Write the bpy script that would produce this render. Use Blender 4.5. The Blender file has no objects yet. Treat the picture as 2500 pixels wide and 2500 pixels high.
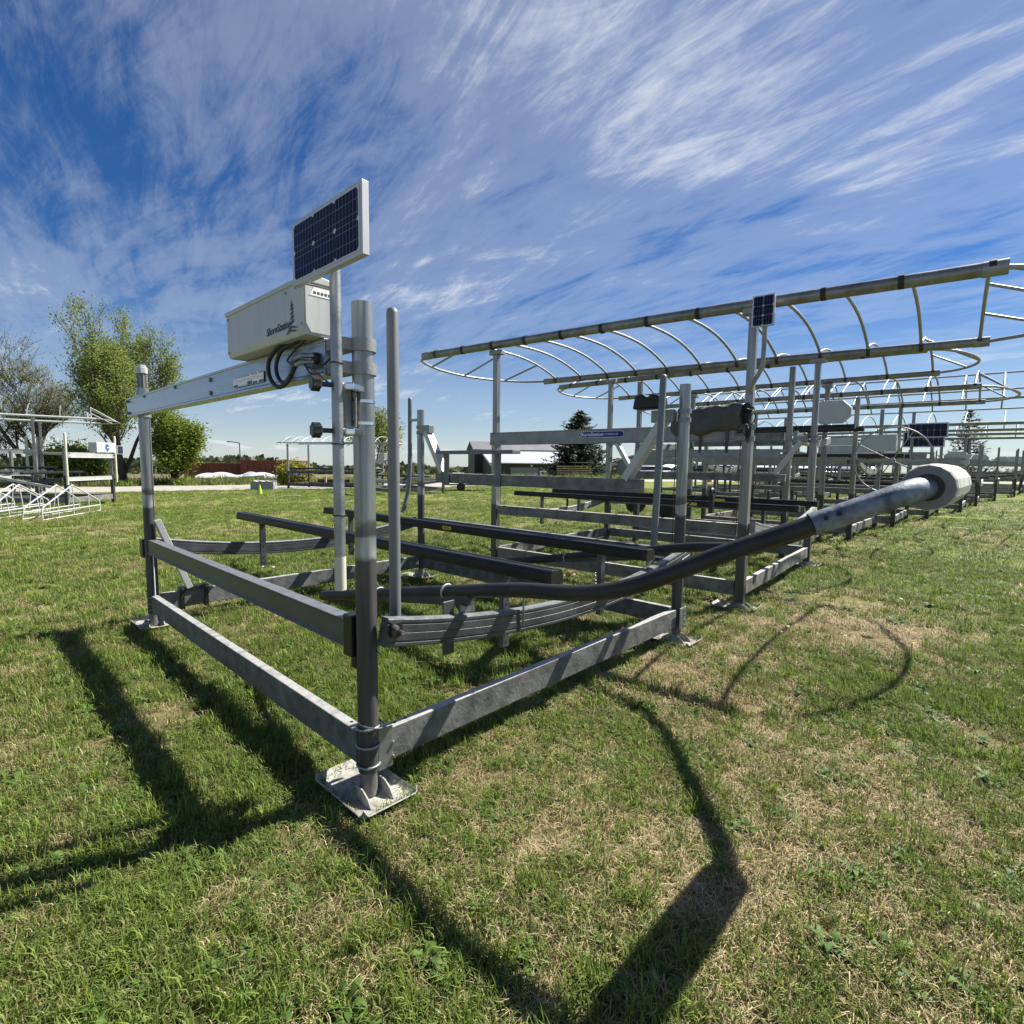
import bpy, math, random
import numpy as np
from mathutils import Vector, Matrix
random.seed(7)
RNG = np.random.default_rng(11)
SC = bpy.context.scene
COL = SC.collection

# ------------------------------------------------------------------ camera
CF, CP, CR, CH = 1310.4, 0.0917927, 0.0111209, 1.5      # focal (px of 2500), pitch, roll, height
_f = Vector((0, math.cos(CP), -math.sin(CP))); _u = Vector((0, math.sin(CP), math.cos(CP))); _x = Vector((1, 0, 0))
_xr = math.cos(CR)*_x + math.sin(CR)*_u; _ur = -math.sin(CR)*_x + math.cos(CR)*_u
cam = bpy.data.objects.new('camera', bpy.data.cameras.new('camera')); COL.objects.link(cam)
cam.data.sensor_width = 36; cam.data.sensor_fit = 'HORIZONTAL'; cam.data.lens = 36*CF/2500
cam.data.clip_start = 0.05; cam.data.clip_end = 3000
cam.matrix_world = Matrix(((_xr.x, _ur.x, -_f.x, 0), (_xr.y, _ur.y, -_f.y, 0), (_xr.z, _ur.z, -_f.z, CH), (0, 0, 0, 1)))
SC.camera = cam

# ------------------------------------------------------------------ sun, sky, exposure
SUN_EL = math.radians(47.8); SUN_H = Vector((0.895, 0.446, 0)).normalized()
sdir = Vector((SUN_H.x*math.cos(SUN_EL), SUN_H.y*math.cos(SUN_EL), math.sin(SUN_EL)))
sun = bpy.data.objects.new('sun', bpy.data.lights.new('sun', 'SUN')); COL.objects.link(sun)
sun.data.energy = 5.0; sun.data.angle = math.radians(0.53); sun.data.color = (1.0, 0.95, 0.87)
sun.rotation_euler = sdir.to_track_quat('Z', 'Y').to_euler(); sun.location = (8, 3, 12)

wd = bpy.data.worlds.new('World'); SC.world = wd; wd.use_nodes = True
nt = wd.node_tree; nt.nodes.clear()
def wn(t, **k):
    n = nt.nodes.new(t)
    for a, v in k.items(): setattr(n, a, v)
    return n
def wl(a, b): nt.links.new(a, b)
def wmath(op, a, b=None, c=None, clamp=False):
    n = wn('ShaderNodeMath', operation=op, use_clamp=clamp)
    for i, v in enumerate((a, b, c)):
        if v is None: continue
        if isinstance(v, (int, float)): n.inputs[i].default_value = v
        else: wl(v, n.inputs[i])
    return n.outputs[0]
def wramp(fac, stops):
    n = wn('ShaderNodeValToRGB'); r = n.color_ramp
    while len(r.elements) < len(stops): r.elements.new(0.5)
    for e, (p, c) in zip(r.elements, stops): e.position = p; e.color = (c, c, c, 1)
    r.interpolation = 'EASE'; wl(fac, n.inputs[0]); return n.outputs[0]
def wnoise(vec, scale, detail, rough, dist=0.0):
    n = wn('ShaderNodeTexNoise'); n.inputs['Scale'].default_value = scale; n.inputs['Detail'].default_value = detail
    n.inputs['Roughness'].default_value = rough; n.inputs['Distortion'].default_value = dist
    wl(vec, n.inputs['Vector']); return n.outputs['Fac']
sky = wn('ShaderNodeTexSky', sky_type='NISHITA'); sky.sun_disc = False
sky.sun_elevation = SUN_EL; sky.sun_rotation = math.atan2(SUN_H.x, SUN_H.y)
sky.altitude = 200; sky.air_density = 1.0; sky.dust_density = 0.15; sky.ozone_density = 3.0
hs = wn('ShaderNodeHueSaturation'); hs.inputs['Saturation'].default_value = 1.26; hs.inputs['Hue'].default_value = 0.507
tint = wn('ShaderNodeMix', data_type='RGBA', blend_type='MULTIPLY'); tint.inputs[0].default_value = 1.0; tint.inputs[7].default_value = (0.66, 0.75, 0.86, 1); wl(sky.outputs[0], tint.inputs[6]); wl(tint.outputs[2], hs.inputs['Color'])
bg1 = wn('ShaderNodeBackground'); wl(hs.outputs[0], bg1.inputs[0]); bg1.inputs[1].default_value = 0.050
tc = wn('ShaderNodeTexCoord'); sp = wn('ShaderNodeSeparateXYZ'); wl(tc.outputs['Generated'], sp.inputs[0])
den = wmath('ADD', wmath('MAXIMUM', sp.outputs[2], 0.0), 0.12)
px = wmath('DIVIDE', sp.outputs[0], den); py = wmath('DIVIDE', sp.outputs[1], den)
def plane_vec(ang, along, across, ox=0, oy=0):          # coordinates on the cloud deck, stretched along one bearing
    c, s = math.cos(ang), math.sin(ang)
    a = wmath('ADD', wmath('MULTIPLY', px, c), wmath('MULTIPLY', py, s))
    b = wmath('SUBTRACT', wmath('MULTIPLY', py, c), wmath('MULTIPLY', px, s))
    cm = wn('ShaderNodeCombineXYZ')
    wl(wmath('MULTIPLY_ADD', a, along, ox), cm.inputs[0]); wl(wmath('MULTIPLY_ADD', b, across, oy), cm.inputs[1])
    return cm.outputs[0]
A1 = math.radians(130)
streak = wnoise(plane_vec(A1, 0.62, 1.30, 3.1, 1.7), 1.25, 8, 0.62, 0.8)
fine = wnoise(plane_vec(A1 - 0.10, 1.3, 5.2, 0.4, 9.2), 1.9, 8, 0.72, 0.6)
wisp = wnoise(plane_vec(A1 + 0.30, 0.8, 3.0, 5.4, 3.2), 1.4, 7, 0.66, 0.9)
cover = wnoise(plane_vec(A1 + 0.9, 0.55, 0.60, 3.9, 8.1), 1.0, 5, 0.5, 0.6)
mixv = wmath('ADD', wmath('ADD', wmath('MULTIPLY', streak, 0.34), wmath('MULTIPLY', fine, 0.22)), wmath('ADD', wmath('MULTIPLY', cover, 0.34), wmath('MULTIPLY', wisp, 0.20)))
cir = wramp(mixv, [(0.455, 0.02), (0.580, 0.29), (0.70, 0.96)])
# a few low cumulus humps close to the horizon
cm2 = wn('ShaderNodeCombineXYZ'); az = wmath('ARCTAN2', sp.outputs[0], sp.outputs[1])
wl(wmath('MULTIPLY', az, 9.0), cm2.inputs[0]); wl(wmath('MULTIPLY', sp.outputs[2], 40.0), cm2.inputs[1])
cum = wramp(wnoise(cm2.outputs[0], 1.0, 7, 0.55, 0.1), [(0.50, 0.0), (0.60, 0.85), (0.8, 1.0)])
band = wramp(sp.outputs[2], [(0.0, 0.0), (0.022, 1.0), (0.075, 0.0)])
hazeb = wramp(sp.outputs[2], [(0.0, 0.50), (0.08, 0.30), (0.30, 0.0)])
fac = wmath('MAXIMUM', wmath('MULTIPLY', cir, 0.86), wmath('MULTIPLY', cum, band))
fac = wmath('MAXIMUM', fac, hazeb)
bg2 = wn('ShaderNodeBackground'); bg2.inputs[0].default_value = (0.88, 0.935, 1.0, 1); bg2.inputs[1].default_value = 0.43
mx = wn('ShaderNodeMixShader'); wl(fac, mx.inputs[0]); wl(bg1.outputs[0], mx.inputs[1]); wl(bg2.outputs[0], mx.inputs[2])
ow = wn('ShaderNodeOutputWorld'); wl(mx.outputs[0], ow.inputs[0])
SC.view_settings.view_transform = 'Standard'; SC.view_settings.look = 'None'
SC.view_settings.exposure = 1.10; SC.view_settings.gamma = 1.0; SC.view_settings.use_curve_mapping = False
SC.render.engine = 'CYCLES'
SC.cycles.max_bounces = 4; SC.cycles.diffuse_bounces = 2; SC.cycles.glossy_bounces = 3; SC.cycles.transmission_bounces = 2; SC.cycles.transparent_max_bounces = 4

# ------------------------------------------------------------------ materials
MAT = {}
def mat(name, col, rough=0.6, metal=0.0, var=0.0, scale=8.0, bump=0.0, bscale=60.0, col2=None, spec=None, stretch=None, top_light=None):
    m = bpy.data.materials.new(name); m.use_nodes = True; n = m.node_tree.nodes; l = m.node_tree.links
    b = n['Principled BSDF']; b.inputs['Roughness'].default_value = rough; b.inputs['Metallic'].default_value = metal
    b.inputs['Base Color'].default_value = (*col, 1)
    if spec is not None: b.inputs['Specular IOR Level'].default_value = spec
    t = n.new('ShaderNodeTexCoord'); vec = t.outputs['Object']
    if stretch:
        mp = n.new('ShaderNodeMapping'); mp.inputs['Scale'].default_value = stretch; l.new(vec, mp.inputs[0]); vec = mp.outputs[0]
    if var or col2:
        no = n.new('ShaderNodeTexNoise'); no.inputs['Scale'].default_value = scale; no.inputs['Detail'].default_value = 7
        no.inputs['Roughness'].default_value = 0.65; l.new(vec, no.inputs['Vector'])
        r = n.new('ShaderNodeValToRGB'); c2 = col2 or tuple(c*(1-var) for c in col); c1 = col if col2 else tuple(min(1, c*(1+var)) for c in col)
        r.color_ramp.elements[0].position = 0.33; r.color_ramp.elements[1].position = 0.68
        r.color_ramp.elements[0].color = (*c2, 1); r.color_ramp.elements[1].color = (*c1, 1)
        l.new(no.outputs['Fac'], r.inputs[0]); l.new(r.outputs[0], b.inputs['Base Color'])
        rr = n.new('ShaderNodeMapRange'); rr.inputs['To Min'].default_value = max(0.05, rough-0.10); rr.inputs['To Max'].default_value = min(1, rough+0.14)
        l.new(no.outputs['Fac'], rr.inputs['Value']); l.new(rr.outputs[0], b.inputs['Roughness'])
    if bump:
        bn = n.new('ShaderNodeTexNoise'); bn.inputs['Scale'].default_value = bscale; bn.inputs['Detail'].default_value = 5; l.new(vec, bn.inputs['Vector'])
        bp = n.new('ShaderNodeBump'); bp.inputs['Strength'].default_value = bump; bp.inputs['Distance'].default_value = 0.02
        l.new(bn.outputs['Fac'], bp.inputs['Height']); l.new(bp.outputs[0], b.inputs['Normal'])
    if top_light:                                            # patchy paler colour on upward faces paints in their sunlit brightness
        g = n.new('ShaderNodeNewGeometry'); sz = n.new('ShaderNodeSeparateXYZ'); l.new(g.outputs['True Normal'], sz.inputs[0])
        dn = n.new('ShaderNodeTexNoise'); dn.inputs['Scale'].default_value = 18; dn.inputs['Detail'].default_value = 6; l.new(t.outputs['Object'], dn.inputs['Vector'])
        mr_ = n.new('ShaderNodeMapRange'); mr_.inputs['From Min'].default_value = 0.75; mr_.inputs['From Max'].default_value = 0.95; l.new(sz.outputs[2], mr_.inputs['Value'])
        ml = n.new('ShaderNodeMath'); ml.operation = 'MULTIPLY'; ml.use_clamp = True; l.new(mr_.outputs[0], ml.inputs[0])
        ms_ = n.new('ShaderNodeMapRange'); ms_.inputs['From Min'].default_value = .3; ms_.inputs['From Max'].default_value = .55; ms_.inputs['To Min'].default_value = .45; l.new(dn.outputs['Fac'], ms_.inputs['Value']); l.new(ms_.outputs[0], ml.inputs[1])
        mq = n.new('ShaderNodeMix'); mq.data_type = 'RGBA'; mq.inputs[7].default_value = (*top_light, 1); l.new(ml.outputs[0], mq.inputs[0])
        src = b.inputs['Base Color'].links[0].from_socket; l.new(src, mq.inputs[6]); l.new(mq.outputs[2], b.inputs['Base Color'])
    MAT[name] = m; return m
mat('galvanized', (0.288, 0.300, 0.308), 0.42, 0.80, 0.22, 14, 0.08, 90)
mat('galvanized_dull', (0.176, 0.180, 0.180), 0.55, 0.5, 0.30, 9, 0.12, 70)
mat('sleeve_blue_grey', (0.26, 0.30, 0.34), 0.58, 0.45, 0.0, 16, 0.12, 50, col2=(0.06, 0.078, 0.105))
mat('cast_zinc', (0.240, 0.248, 0.248), 0.55, 0.5, 0.10, 30, 0.1, 120)
mat('beam_bright', (0.320, 0.344, 0.384), 0.27, 0.9, 0.12, 3.0, 0.05, 30, stretch=(6, 0.8, 6))
mat('rail_weathered', (0.184, 0.188, 0.184), 0.6, 0.15, 0.0, 9, 0.2, 55, col2=(0.060, 0.062, 0.060), top_light=(0.368, 0.368, 0.352))
mat('rail_dark', (0.072, 0.074, 0.076), 0.55, 0.45, 0.30, 6, 0.1, 60, top_light=(0.240, 0.240, 0.240))
mat('extrusion', (0.120, 0.128, 0.140), 0.42, 0.5, 0.0, 5, 0.08, 60, col2=(0.044, 0.046, 0.052), top_light=(0.272, 0.280, 0.288))
mat('side_beam_grey', (0.096, 0.104, 0.108), 0.42, 0.4, 0.22, 3, 0.06, 40, stretch=(3, 0.7, 3), top_light=(0.208, 0.216, 0.224))
mat('alu', (0.264, 0.268, 0.260), 0.5, 0.5, 0.22, 7, 0.1, 50)
mat('alu_white', (0.464, 0.468, 0.456), 0.45, 0.25, 0.10, 6, 0.05, 50)
mat('alu_stained', (0.248, 0.240, 0.224), 0.62, 0.15, 0.0, 6, 0.15, 40, col2=(0.076, 0.074, 0.069), top_light=(0.400, 0.392, 0.368))
mat('canopy_tube', (0.288, 0.288, 0.268), 0.42, 0.6, 0.0, 7, 0.05, 40, col2=(0.152, 0.152, 0.136))
mat('rib_tube', (0.304, 0.308, 0.312), 0.48, 0.5, 0.1, 8)
mat('black_plastic', (0.012, 0.012, 0.013), 0.38, 0, 0.2, 20)
mat('black_vinyl', (0.013, 0.014, 0.017), 0.40, 0, 0.35, 12, 0.06, 80, spec=.35)
mat('black_pipe', (0.014, 0.015, 0.018), 0.45, 0, 0.0, 9, 0.08, 60, col2=(0.032, 0.030, 0.028), spec=.35)
mat('rubber', (0.018, 0.018, 0.018), 0.6)
mat('pvc_grey', (0.152, 0.164, 0.168), 0.42, 0, 0.08, 5, 0.03, 40, stretch=(4, 4, 0.6))
mat('pvc_ivory', (0.528, 0.504, 0.416), 0.5, 0, 0.10, 5)
mat('box_white', (0.490, 0.510, 0.500), 0.42, 0, 0.0, 3, 0.05, 160, col2=(0.415, 0.430, 0.412), stretch=(9, 9, 1.6))
mat('box_lid', (0.446, 0.461, 0.446), 0.4, 0, 0.08, 5)
mat('foam_roller', (0.56, 0.56, 0.52), 0.7, 0, 0.0, 5, 0.25, 30, col2=(0.30, 0.31, 0.27), stretch=(3, 1.2, 1.2))
mat('foam_face_shaded', (0.17, 0.175, 0.175), 0.65, 0, 0.08, 12, 0.1, 60)  # roller end faces: their shade is painted into this darker foam colour
mat('pad_white', (0.464, 0.456, 0.408), 0.65, 0.0, 0.0, 13, 0.3, 45, col2=(0.160, 0.156, 0.136))
mat('panel_frame', (0.475, 0.482, 0.490), 0.4, 0.3, 0.04, 4)
mat('panel_backing', (0.560, 0.568, 0.584), 0.25)
mat('bolt_steel', (0.30, 0.30, 0.31), 0.4, 0.8, 0.3, 40)
mat('chrome', (0.75, 0.75, 0.76), 0.16, 1.0)
mat('print_dark', (0.02, 0.03, 0.035), 0.5)
mat('print_white', (0.80, 0.80, 0.80), 0.5)
mat('print_grey', (0.35, 0.40, 0.46), 0.5)
mat('print_navy', (0.03, 0.06, 0.12), 0.5)
mat('print_orange', (0.55, 0.30, 0.05), 0.5)
mat('plate_blue', (0.018, 0.028, 0.20), 0.55, spec=.2)
mat('logo_blue', (0.03, 0.08, 0.30), 0.45)
mat('sticker_yellow', (0.62, 0.45, 0.04), 0.5)
mat('tarp', (0.075, 0.075, 0.072), 0.75, 0, 0.25, 9, 0.35, 25)
mat('tarp_pale', (0.55, 0.54, 0.50), 0.7, 0, 0.1, 9, 0.2, 25)
mat('octagon_cover', (0.46, 0.475, 0.48), 0.45, 0, 0.07, 4)
mat('white_frame', (0.50, 0.52, 0.51), 0.4, 0.1, 0.05, 6)
mat('concrete', (0.288, 0.296, 0.296), 0.85, 0, 0.18, 4, 0.3, 30)
mat('concrete_top', (0.528, 0.520, 0.488), 0.85, 0, 0.12, 5, 0.3, 30)
mat('lime_plastic', (0.42, 0.55, 0.06), 0.45, 0, 0.1, 4)
mat('orange_plastic', (0.60, 0.12, 0.04), 0.45)
mat('container_red', (0.16, 0.030, 0.022), 0.6, 0, 0.30, 0.8)
mat('container_rust', (0.30, 0.19, 0.12), 0.7, 0, 0.30, 0.8)
mat('shrink_wrap', (0.624, 0.632, 0.640), 0.35, 0, 0.05, 2)
mat('hull_dark', (0.10, 0.12, 0.16), 0.3)
mat('wood_pale', (0.42, 0.34, 0.22), 0.75, 0, 0.2, 5)
mat('wood_dark', (0.055, 0.042, 0.034), 0.8, 0, 0.3, 5)
mat('barn_dark', (0.028, 0.028, 0.031), 0.6, 0, 0.15, 1)
mat('barn_brown', (0.040, 0.034, 0.032), 0.65, 0, 0.2, 1)
mat('roof_white', (0.576, 0.592, 0.608), 0.35, 0.3, 0.05, 0.4)
mat('roof_grey', (0.20, 0.20, 0.21), 0.5, 0.3, 0.1, 0.5)
mat('wall_grey', (0.20, 0.21, 0.23), 0.6, 0, 0.1, 0.8)
mat('door_white', (0.576, 0.576, 0.568), 0.5)
mat('glass_dark', (0.015, 0.018, 0.022), 0.08, 0, spec=0.6)
mat('tyre', (0.02, 0.02, 0.02), 0.8)
mat('car_white', (0.600, 0.608, 0.616), 0.22)
mat('car_silver', (0.42, 0.44, 0.46), 0.28, 0.6)
mat('car_dark', (0.03, 0.035, 0.05), 0.22)
mat('blue_tarp', (0.03, 0.06, 0.22), 0.5, 0, 0.3, 3)
mat('bark', (0.075, 0.062, 0.05), 0.9, 0, 0.3, 6, 0.4, 20)
mat('gravel', (0.336, 0.316, 0.280), 0.95, 0, 0.22, 2.2, 0.5, 14)
mat('dirt', (0.16, 0.12, 0.08), 0.95, 0, 0.3, 10, 0.4, 40)
mat('leaf_litter', (0.17, 0.115, 0.065), 0.8, 0, 0.3, 12)
mat('rope_white', (0.70, 0.70, 0.64), 0.7)
mat('steel_cable', (0.10, 0.10, 0.10), 0.4, 0.6)

def leafmat(name, c1, c2, trans=0.35):
    m = bpy.data.materials.new(name); m.use_nodes = True; n = m.node_tree.nodes; l = m.node_tree.links
    n.clear(); o = n.new('ShaderNodeOutputMaterial')
    g = n.new('ShaderNodeNewGeometry'); oi = n.new('ShaderNodeObjectInfo')
    ad = n.new('ShaderNodeMath'); ad.operation = 'FRACT'
    a2 = n.new('ShaderNodeMath'); a2.operation = 'ADD'; l.new(g.outputs['Random Per Island'], a2.inputs[0]); l.new(oi.outputs['Random'], a2.inputs[1]); l.new(a2.outputs[0], ad.inputs[0])
    mxn = n.new('ShaderNodeMix'); mxn.data_type = 'RGBA'
    mxn.inputs[6].default_value = (*c1, 1); mxn.inputs[7].default_value = (*c2, 1); l.new(ad.outputs[0], mxn.inputs[0])
    d = n.new('ShaderNodeBsdfPrincipled'); d.inputs['Roughness'].default_value = 0.55; d.inputs['Specular IOR Level'].default_value = 0.25
    t = n.new('ShaderNodeBsdfTranslucent'); l.new(mxn.outputs[2], d.inputs['Base Color']); l.new(mxn.outputs[2], t.inputs['Color'])
    ms = n.new('ShaderNodeMixShader'); ms.inputs[0].default_value = trans
    l.new(d.outputs[0], ms.inputs[1]); l.new(t.outputs[0], ms.inputs[2]); l.new(ms.outputs[0], o.inputs[0])
    MAT[name] = m
leafmat('blade_green', (0.090, 0.142, 0.020), (0.20, 0.260, 0.062))
leafmat('blade_bright', (0.13, 0.205, 0.024), (0.27, 0.34, 0.07))
leafmat('blade_straw', (0.26, 0.20, 0.10), (0.58, 0.48, 0.28), 0.25)
leafmat('blade_olive', (0.15, 0.155, 0.045), (0.34, 0.31, 0.14), 0.3)
leafmat('leaf_spring', (0.14, 0.19, 0.035), (0.30, 0.35, 0.09), 0.5)
leafmat('leaf_bud', (0.15, 0.165, 0.06), (0.28, 0.29, 0.13), 0.5)
leafmat('leaf_bush', (0.11, 0.155, 0.024), (0.25, 0.30, 0.06), 0.5)
leafmat('clover', (0.055, 0.115, 0.022), (0.12, 0.20, 0.045), 0.3)
leafmat('leaf_far', (0.045, 0.065, 0.025), (0.10, 0.12, 0.05), 0.3)
leafmat('leaf_yellow', (0.16, 0.17, 0.02), (0.30, 0.28, 0.05), 0.4)
leafmat('needle', (0.012, 0.022, 0.012), (0.035, 0.050, 0.024), 0.15)
leafmat('weed', (0.07, 0.10, 0.03), (0.22, 0.20, 0.10), 0.35)

def post_material(name, clean, dark, water, soft, metal=0.7, bands=True):
    """aluminium / steel post: clean above the old waterline, stained brown-grey below, scum bands at the line"""
    m = bpy.data.materials.new(name); m.use_nodes = True; n = m.node_tree.nodes; l = m.node_tree.links; b = n['Principled BSDF']
    t = n.new('ShaderNodeTexCoord'); s = n.new('ShaderNodeSeparateXYZ'); l.new(t.outputs['Object'], s.inputs[0])
    no = n.new('ShaderNodeTexNoise'); no.inputs['Scale'].default_value = 9; no.inputs['Detail'].default_value = 8; l.new(t.outputs['Object'], no.inputs['Vector'])
    mp = n.new('ShaderNodeMapping'); mp.inputs['Scale'].default_value = (30, 30, 1.6); l.new(t.outputs['Object'], mp.inputs[0])
    st = n.new('ShaderNodeTexNoise'); st.inputs['Scale'].default_value = 1.0; st.inputs['Detail'].default_value = 6; l.new(mp.outputs[0], st.inputs['Vector'])
    z = n.new('ShaderNodeMath'); z.operation = 'MULTIPLY_ADD'; l.new(no.outputs['Fac'], z.inputs[0]); z.inputs[1].default_value = 0.10; l.new(s.outputs[2], z.inputs[2])
    r = n.new('ShaderNodeValToRGB'); l.new(z.outputs[0], r.inputs[0])
    mr = n.new('ShaderNodeMapRange'); mr.inputs['From Max'].default_value = 3.2; l.new(z.outputs[0], mr.inputs['Value']); l.new(mr.outputs[0], r.inputs[0])
    el = r.color_ramp.elements; W = (water+0.05)/3.2
    stops = [(0.0, dark), (W-0.001, dark), (W+0.004, tuple(c*1.15 for c in clean))]
    if bands: stops += [(W+0.030, tuple(c*1.05 for c in clean)), (W+0.034, tuple(c*0.30 for c in clean)), (W+0.046, tuple(c*0.45 for c in clean)), (W+0.052, tuple(c*0.95 for c in clean))]
    stops += [(min(0.99, W+soft), tuple(c*1.02 for c in clean))]
    while len(el) < len(stops): el.new(0.5)
    for e, (p, c) in zip(el, stops): e.position = p; e.color = (*[min(1, q) for q in c], 1)
    mm = n.new('ShaderNodeMix'); mm.data_type = 'RGBA'; mm.blend_type = 'MULTIPLY'; mm.inputs[0].default_value = 0.8
    r2 = n.new('ShaderNodeValToRGB'); r2.color_ramp.elements[0].position = 0.3; r2.color_ramp.elements[1].position = 0.7
    r2.color_ramp.elements[0].color = (0.46, 0.46, 0.45, 1); r2.color_ramp.elements[1].color = (1.25, 1.25, 1.25, 1)
    l.new(st.outputs['Fac'], r2.inputs[0]); l.new(r.outputs[0], mm.inputs[6]); l.new(r2.outputs[0], mm.inputs[7]); l.new(mm.outputs[2], b.inputs['Base Color'])
    me = n.new('ShaderNodeMapRange'); me.inputs['From Min'].default_value = water; me.inputs['From Max'].default_value = water+0.10
    me.inputs['To Min'].default_value = 0.25; me.inputs['To Max'].default_value = metal; l.new(s.outputs[2], me.inputs['Value']); l.new(me.outputs[0], b.inputs['Metallic'])
    ro = n.new('ShaderNodeMapRange'); ro.inputs['From Min'].default_value = water; ro.inputs['From Max'].default_value = water+0.10
    ro.inputs['To Min'].default_value = 0.55; ro.inputs['To Max'].default_value = 0.36; l.new(s.outputs[2], ro.inputs['Value']); l.new(ro.outputs[0], b.inputs['Roughness'])
    bp = n.new('ShaderNodeBump'); bp.inputs['Strength'].default_value = 0.10; bp.inputs['Distance'].default_value = 0.01; l.new(no.outputs['Fac'], bp.inputs['Height']); l.new(bp.outputs[0], b.inputs['Normal'])
    MAT[name] = m
post_material('post_round', (0.303, 0.316, 0.316), (0.070, 0.070, 0.070), 1.08, 0.15)
post_material('post_square', (0.271, 0.271, 0.254), (0.094, 0.090, 0.082), 0.90, 0.2, 0.6, False)
post_material('post_aged', (0.221, 0.221, 0.209), (0.061, 0.060, 0.056), 0.95, 0.2, 0.5, False)

def cell_material():
    m = bpy.data.materials.new('solar_cell'); m.use_nodes = True; n = m.node_tree.nodes; l = m.node_tree.links; b = n['Principled BSDF']
    b.inputs['Roughness'].default_value = 0.22; b.inputs['Specular IOR Level'].default_value = 0.06
    uv = n.new('ShaderNodeTexCoord'); s = n.new('ShaderNodeSeparateXYZ'); l.new(uv.outputs['Object'], s.inputs[0])
    def line(out, freq, w):
        a = n.new('ShaderNodeMath'); a.operation = 'MULTIPLY'; l.new(out, a.inputs[0]); a.inputs[1].default_value = freq
        f = n.new('ShaderNodeMath'); f.operation = 'FRACT'; l.new(a.outputs[0], f.inputs[0])
        c = n.new('ShaderNodeMath'); c.operation = 'LESS_THAN'; l.new(f.outputs[0], c.inputs[0]); c.inputs[1].default_value = w; return c.outputs[0]
    a = line(s.outputs[1], 46.0, 0.10); c = line(s.outputs[2], 24.0, 0.045)
    mx_ = n.new('ShaderNodeMath'); mx_.operation = 'MAXIMUM'; l.new(a, mx_.inputs[0]); l.new(c, mx_.inputs[1])
    mm = n.new('ShaderNodeMix'); mm.data_type = 'RGBA'; mm.inputs[6].default_value = (0.004, 0.005, 0.028, 1); mm.inputs[7].default_value = (0.14, 0.16, 0.26, 1)
    l.new(mx_.outputs[0], mm.inputs[0]); l.new(mm.outputs[2], b.inputs['Base Color']); MAT['solar_cell'] = m
cell_material()

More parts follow.
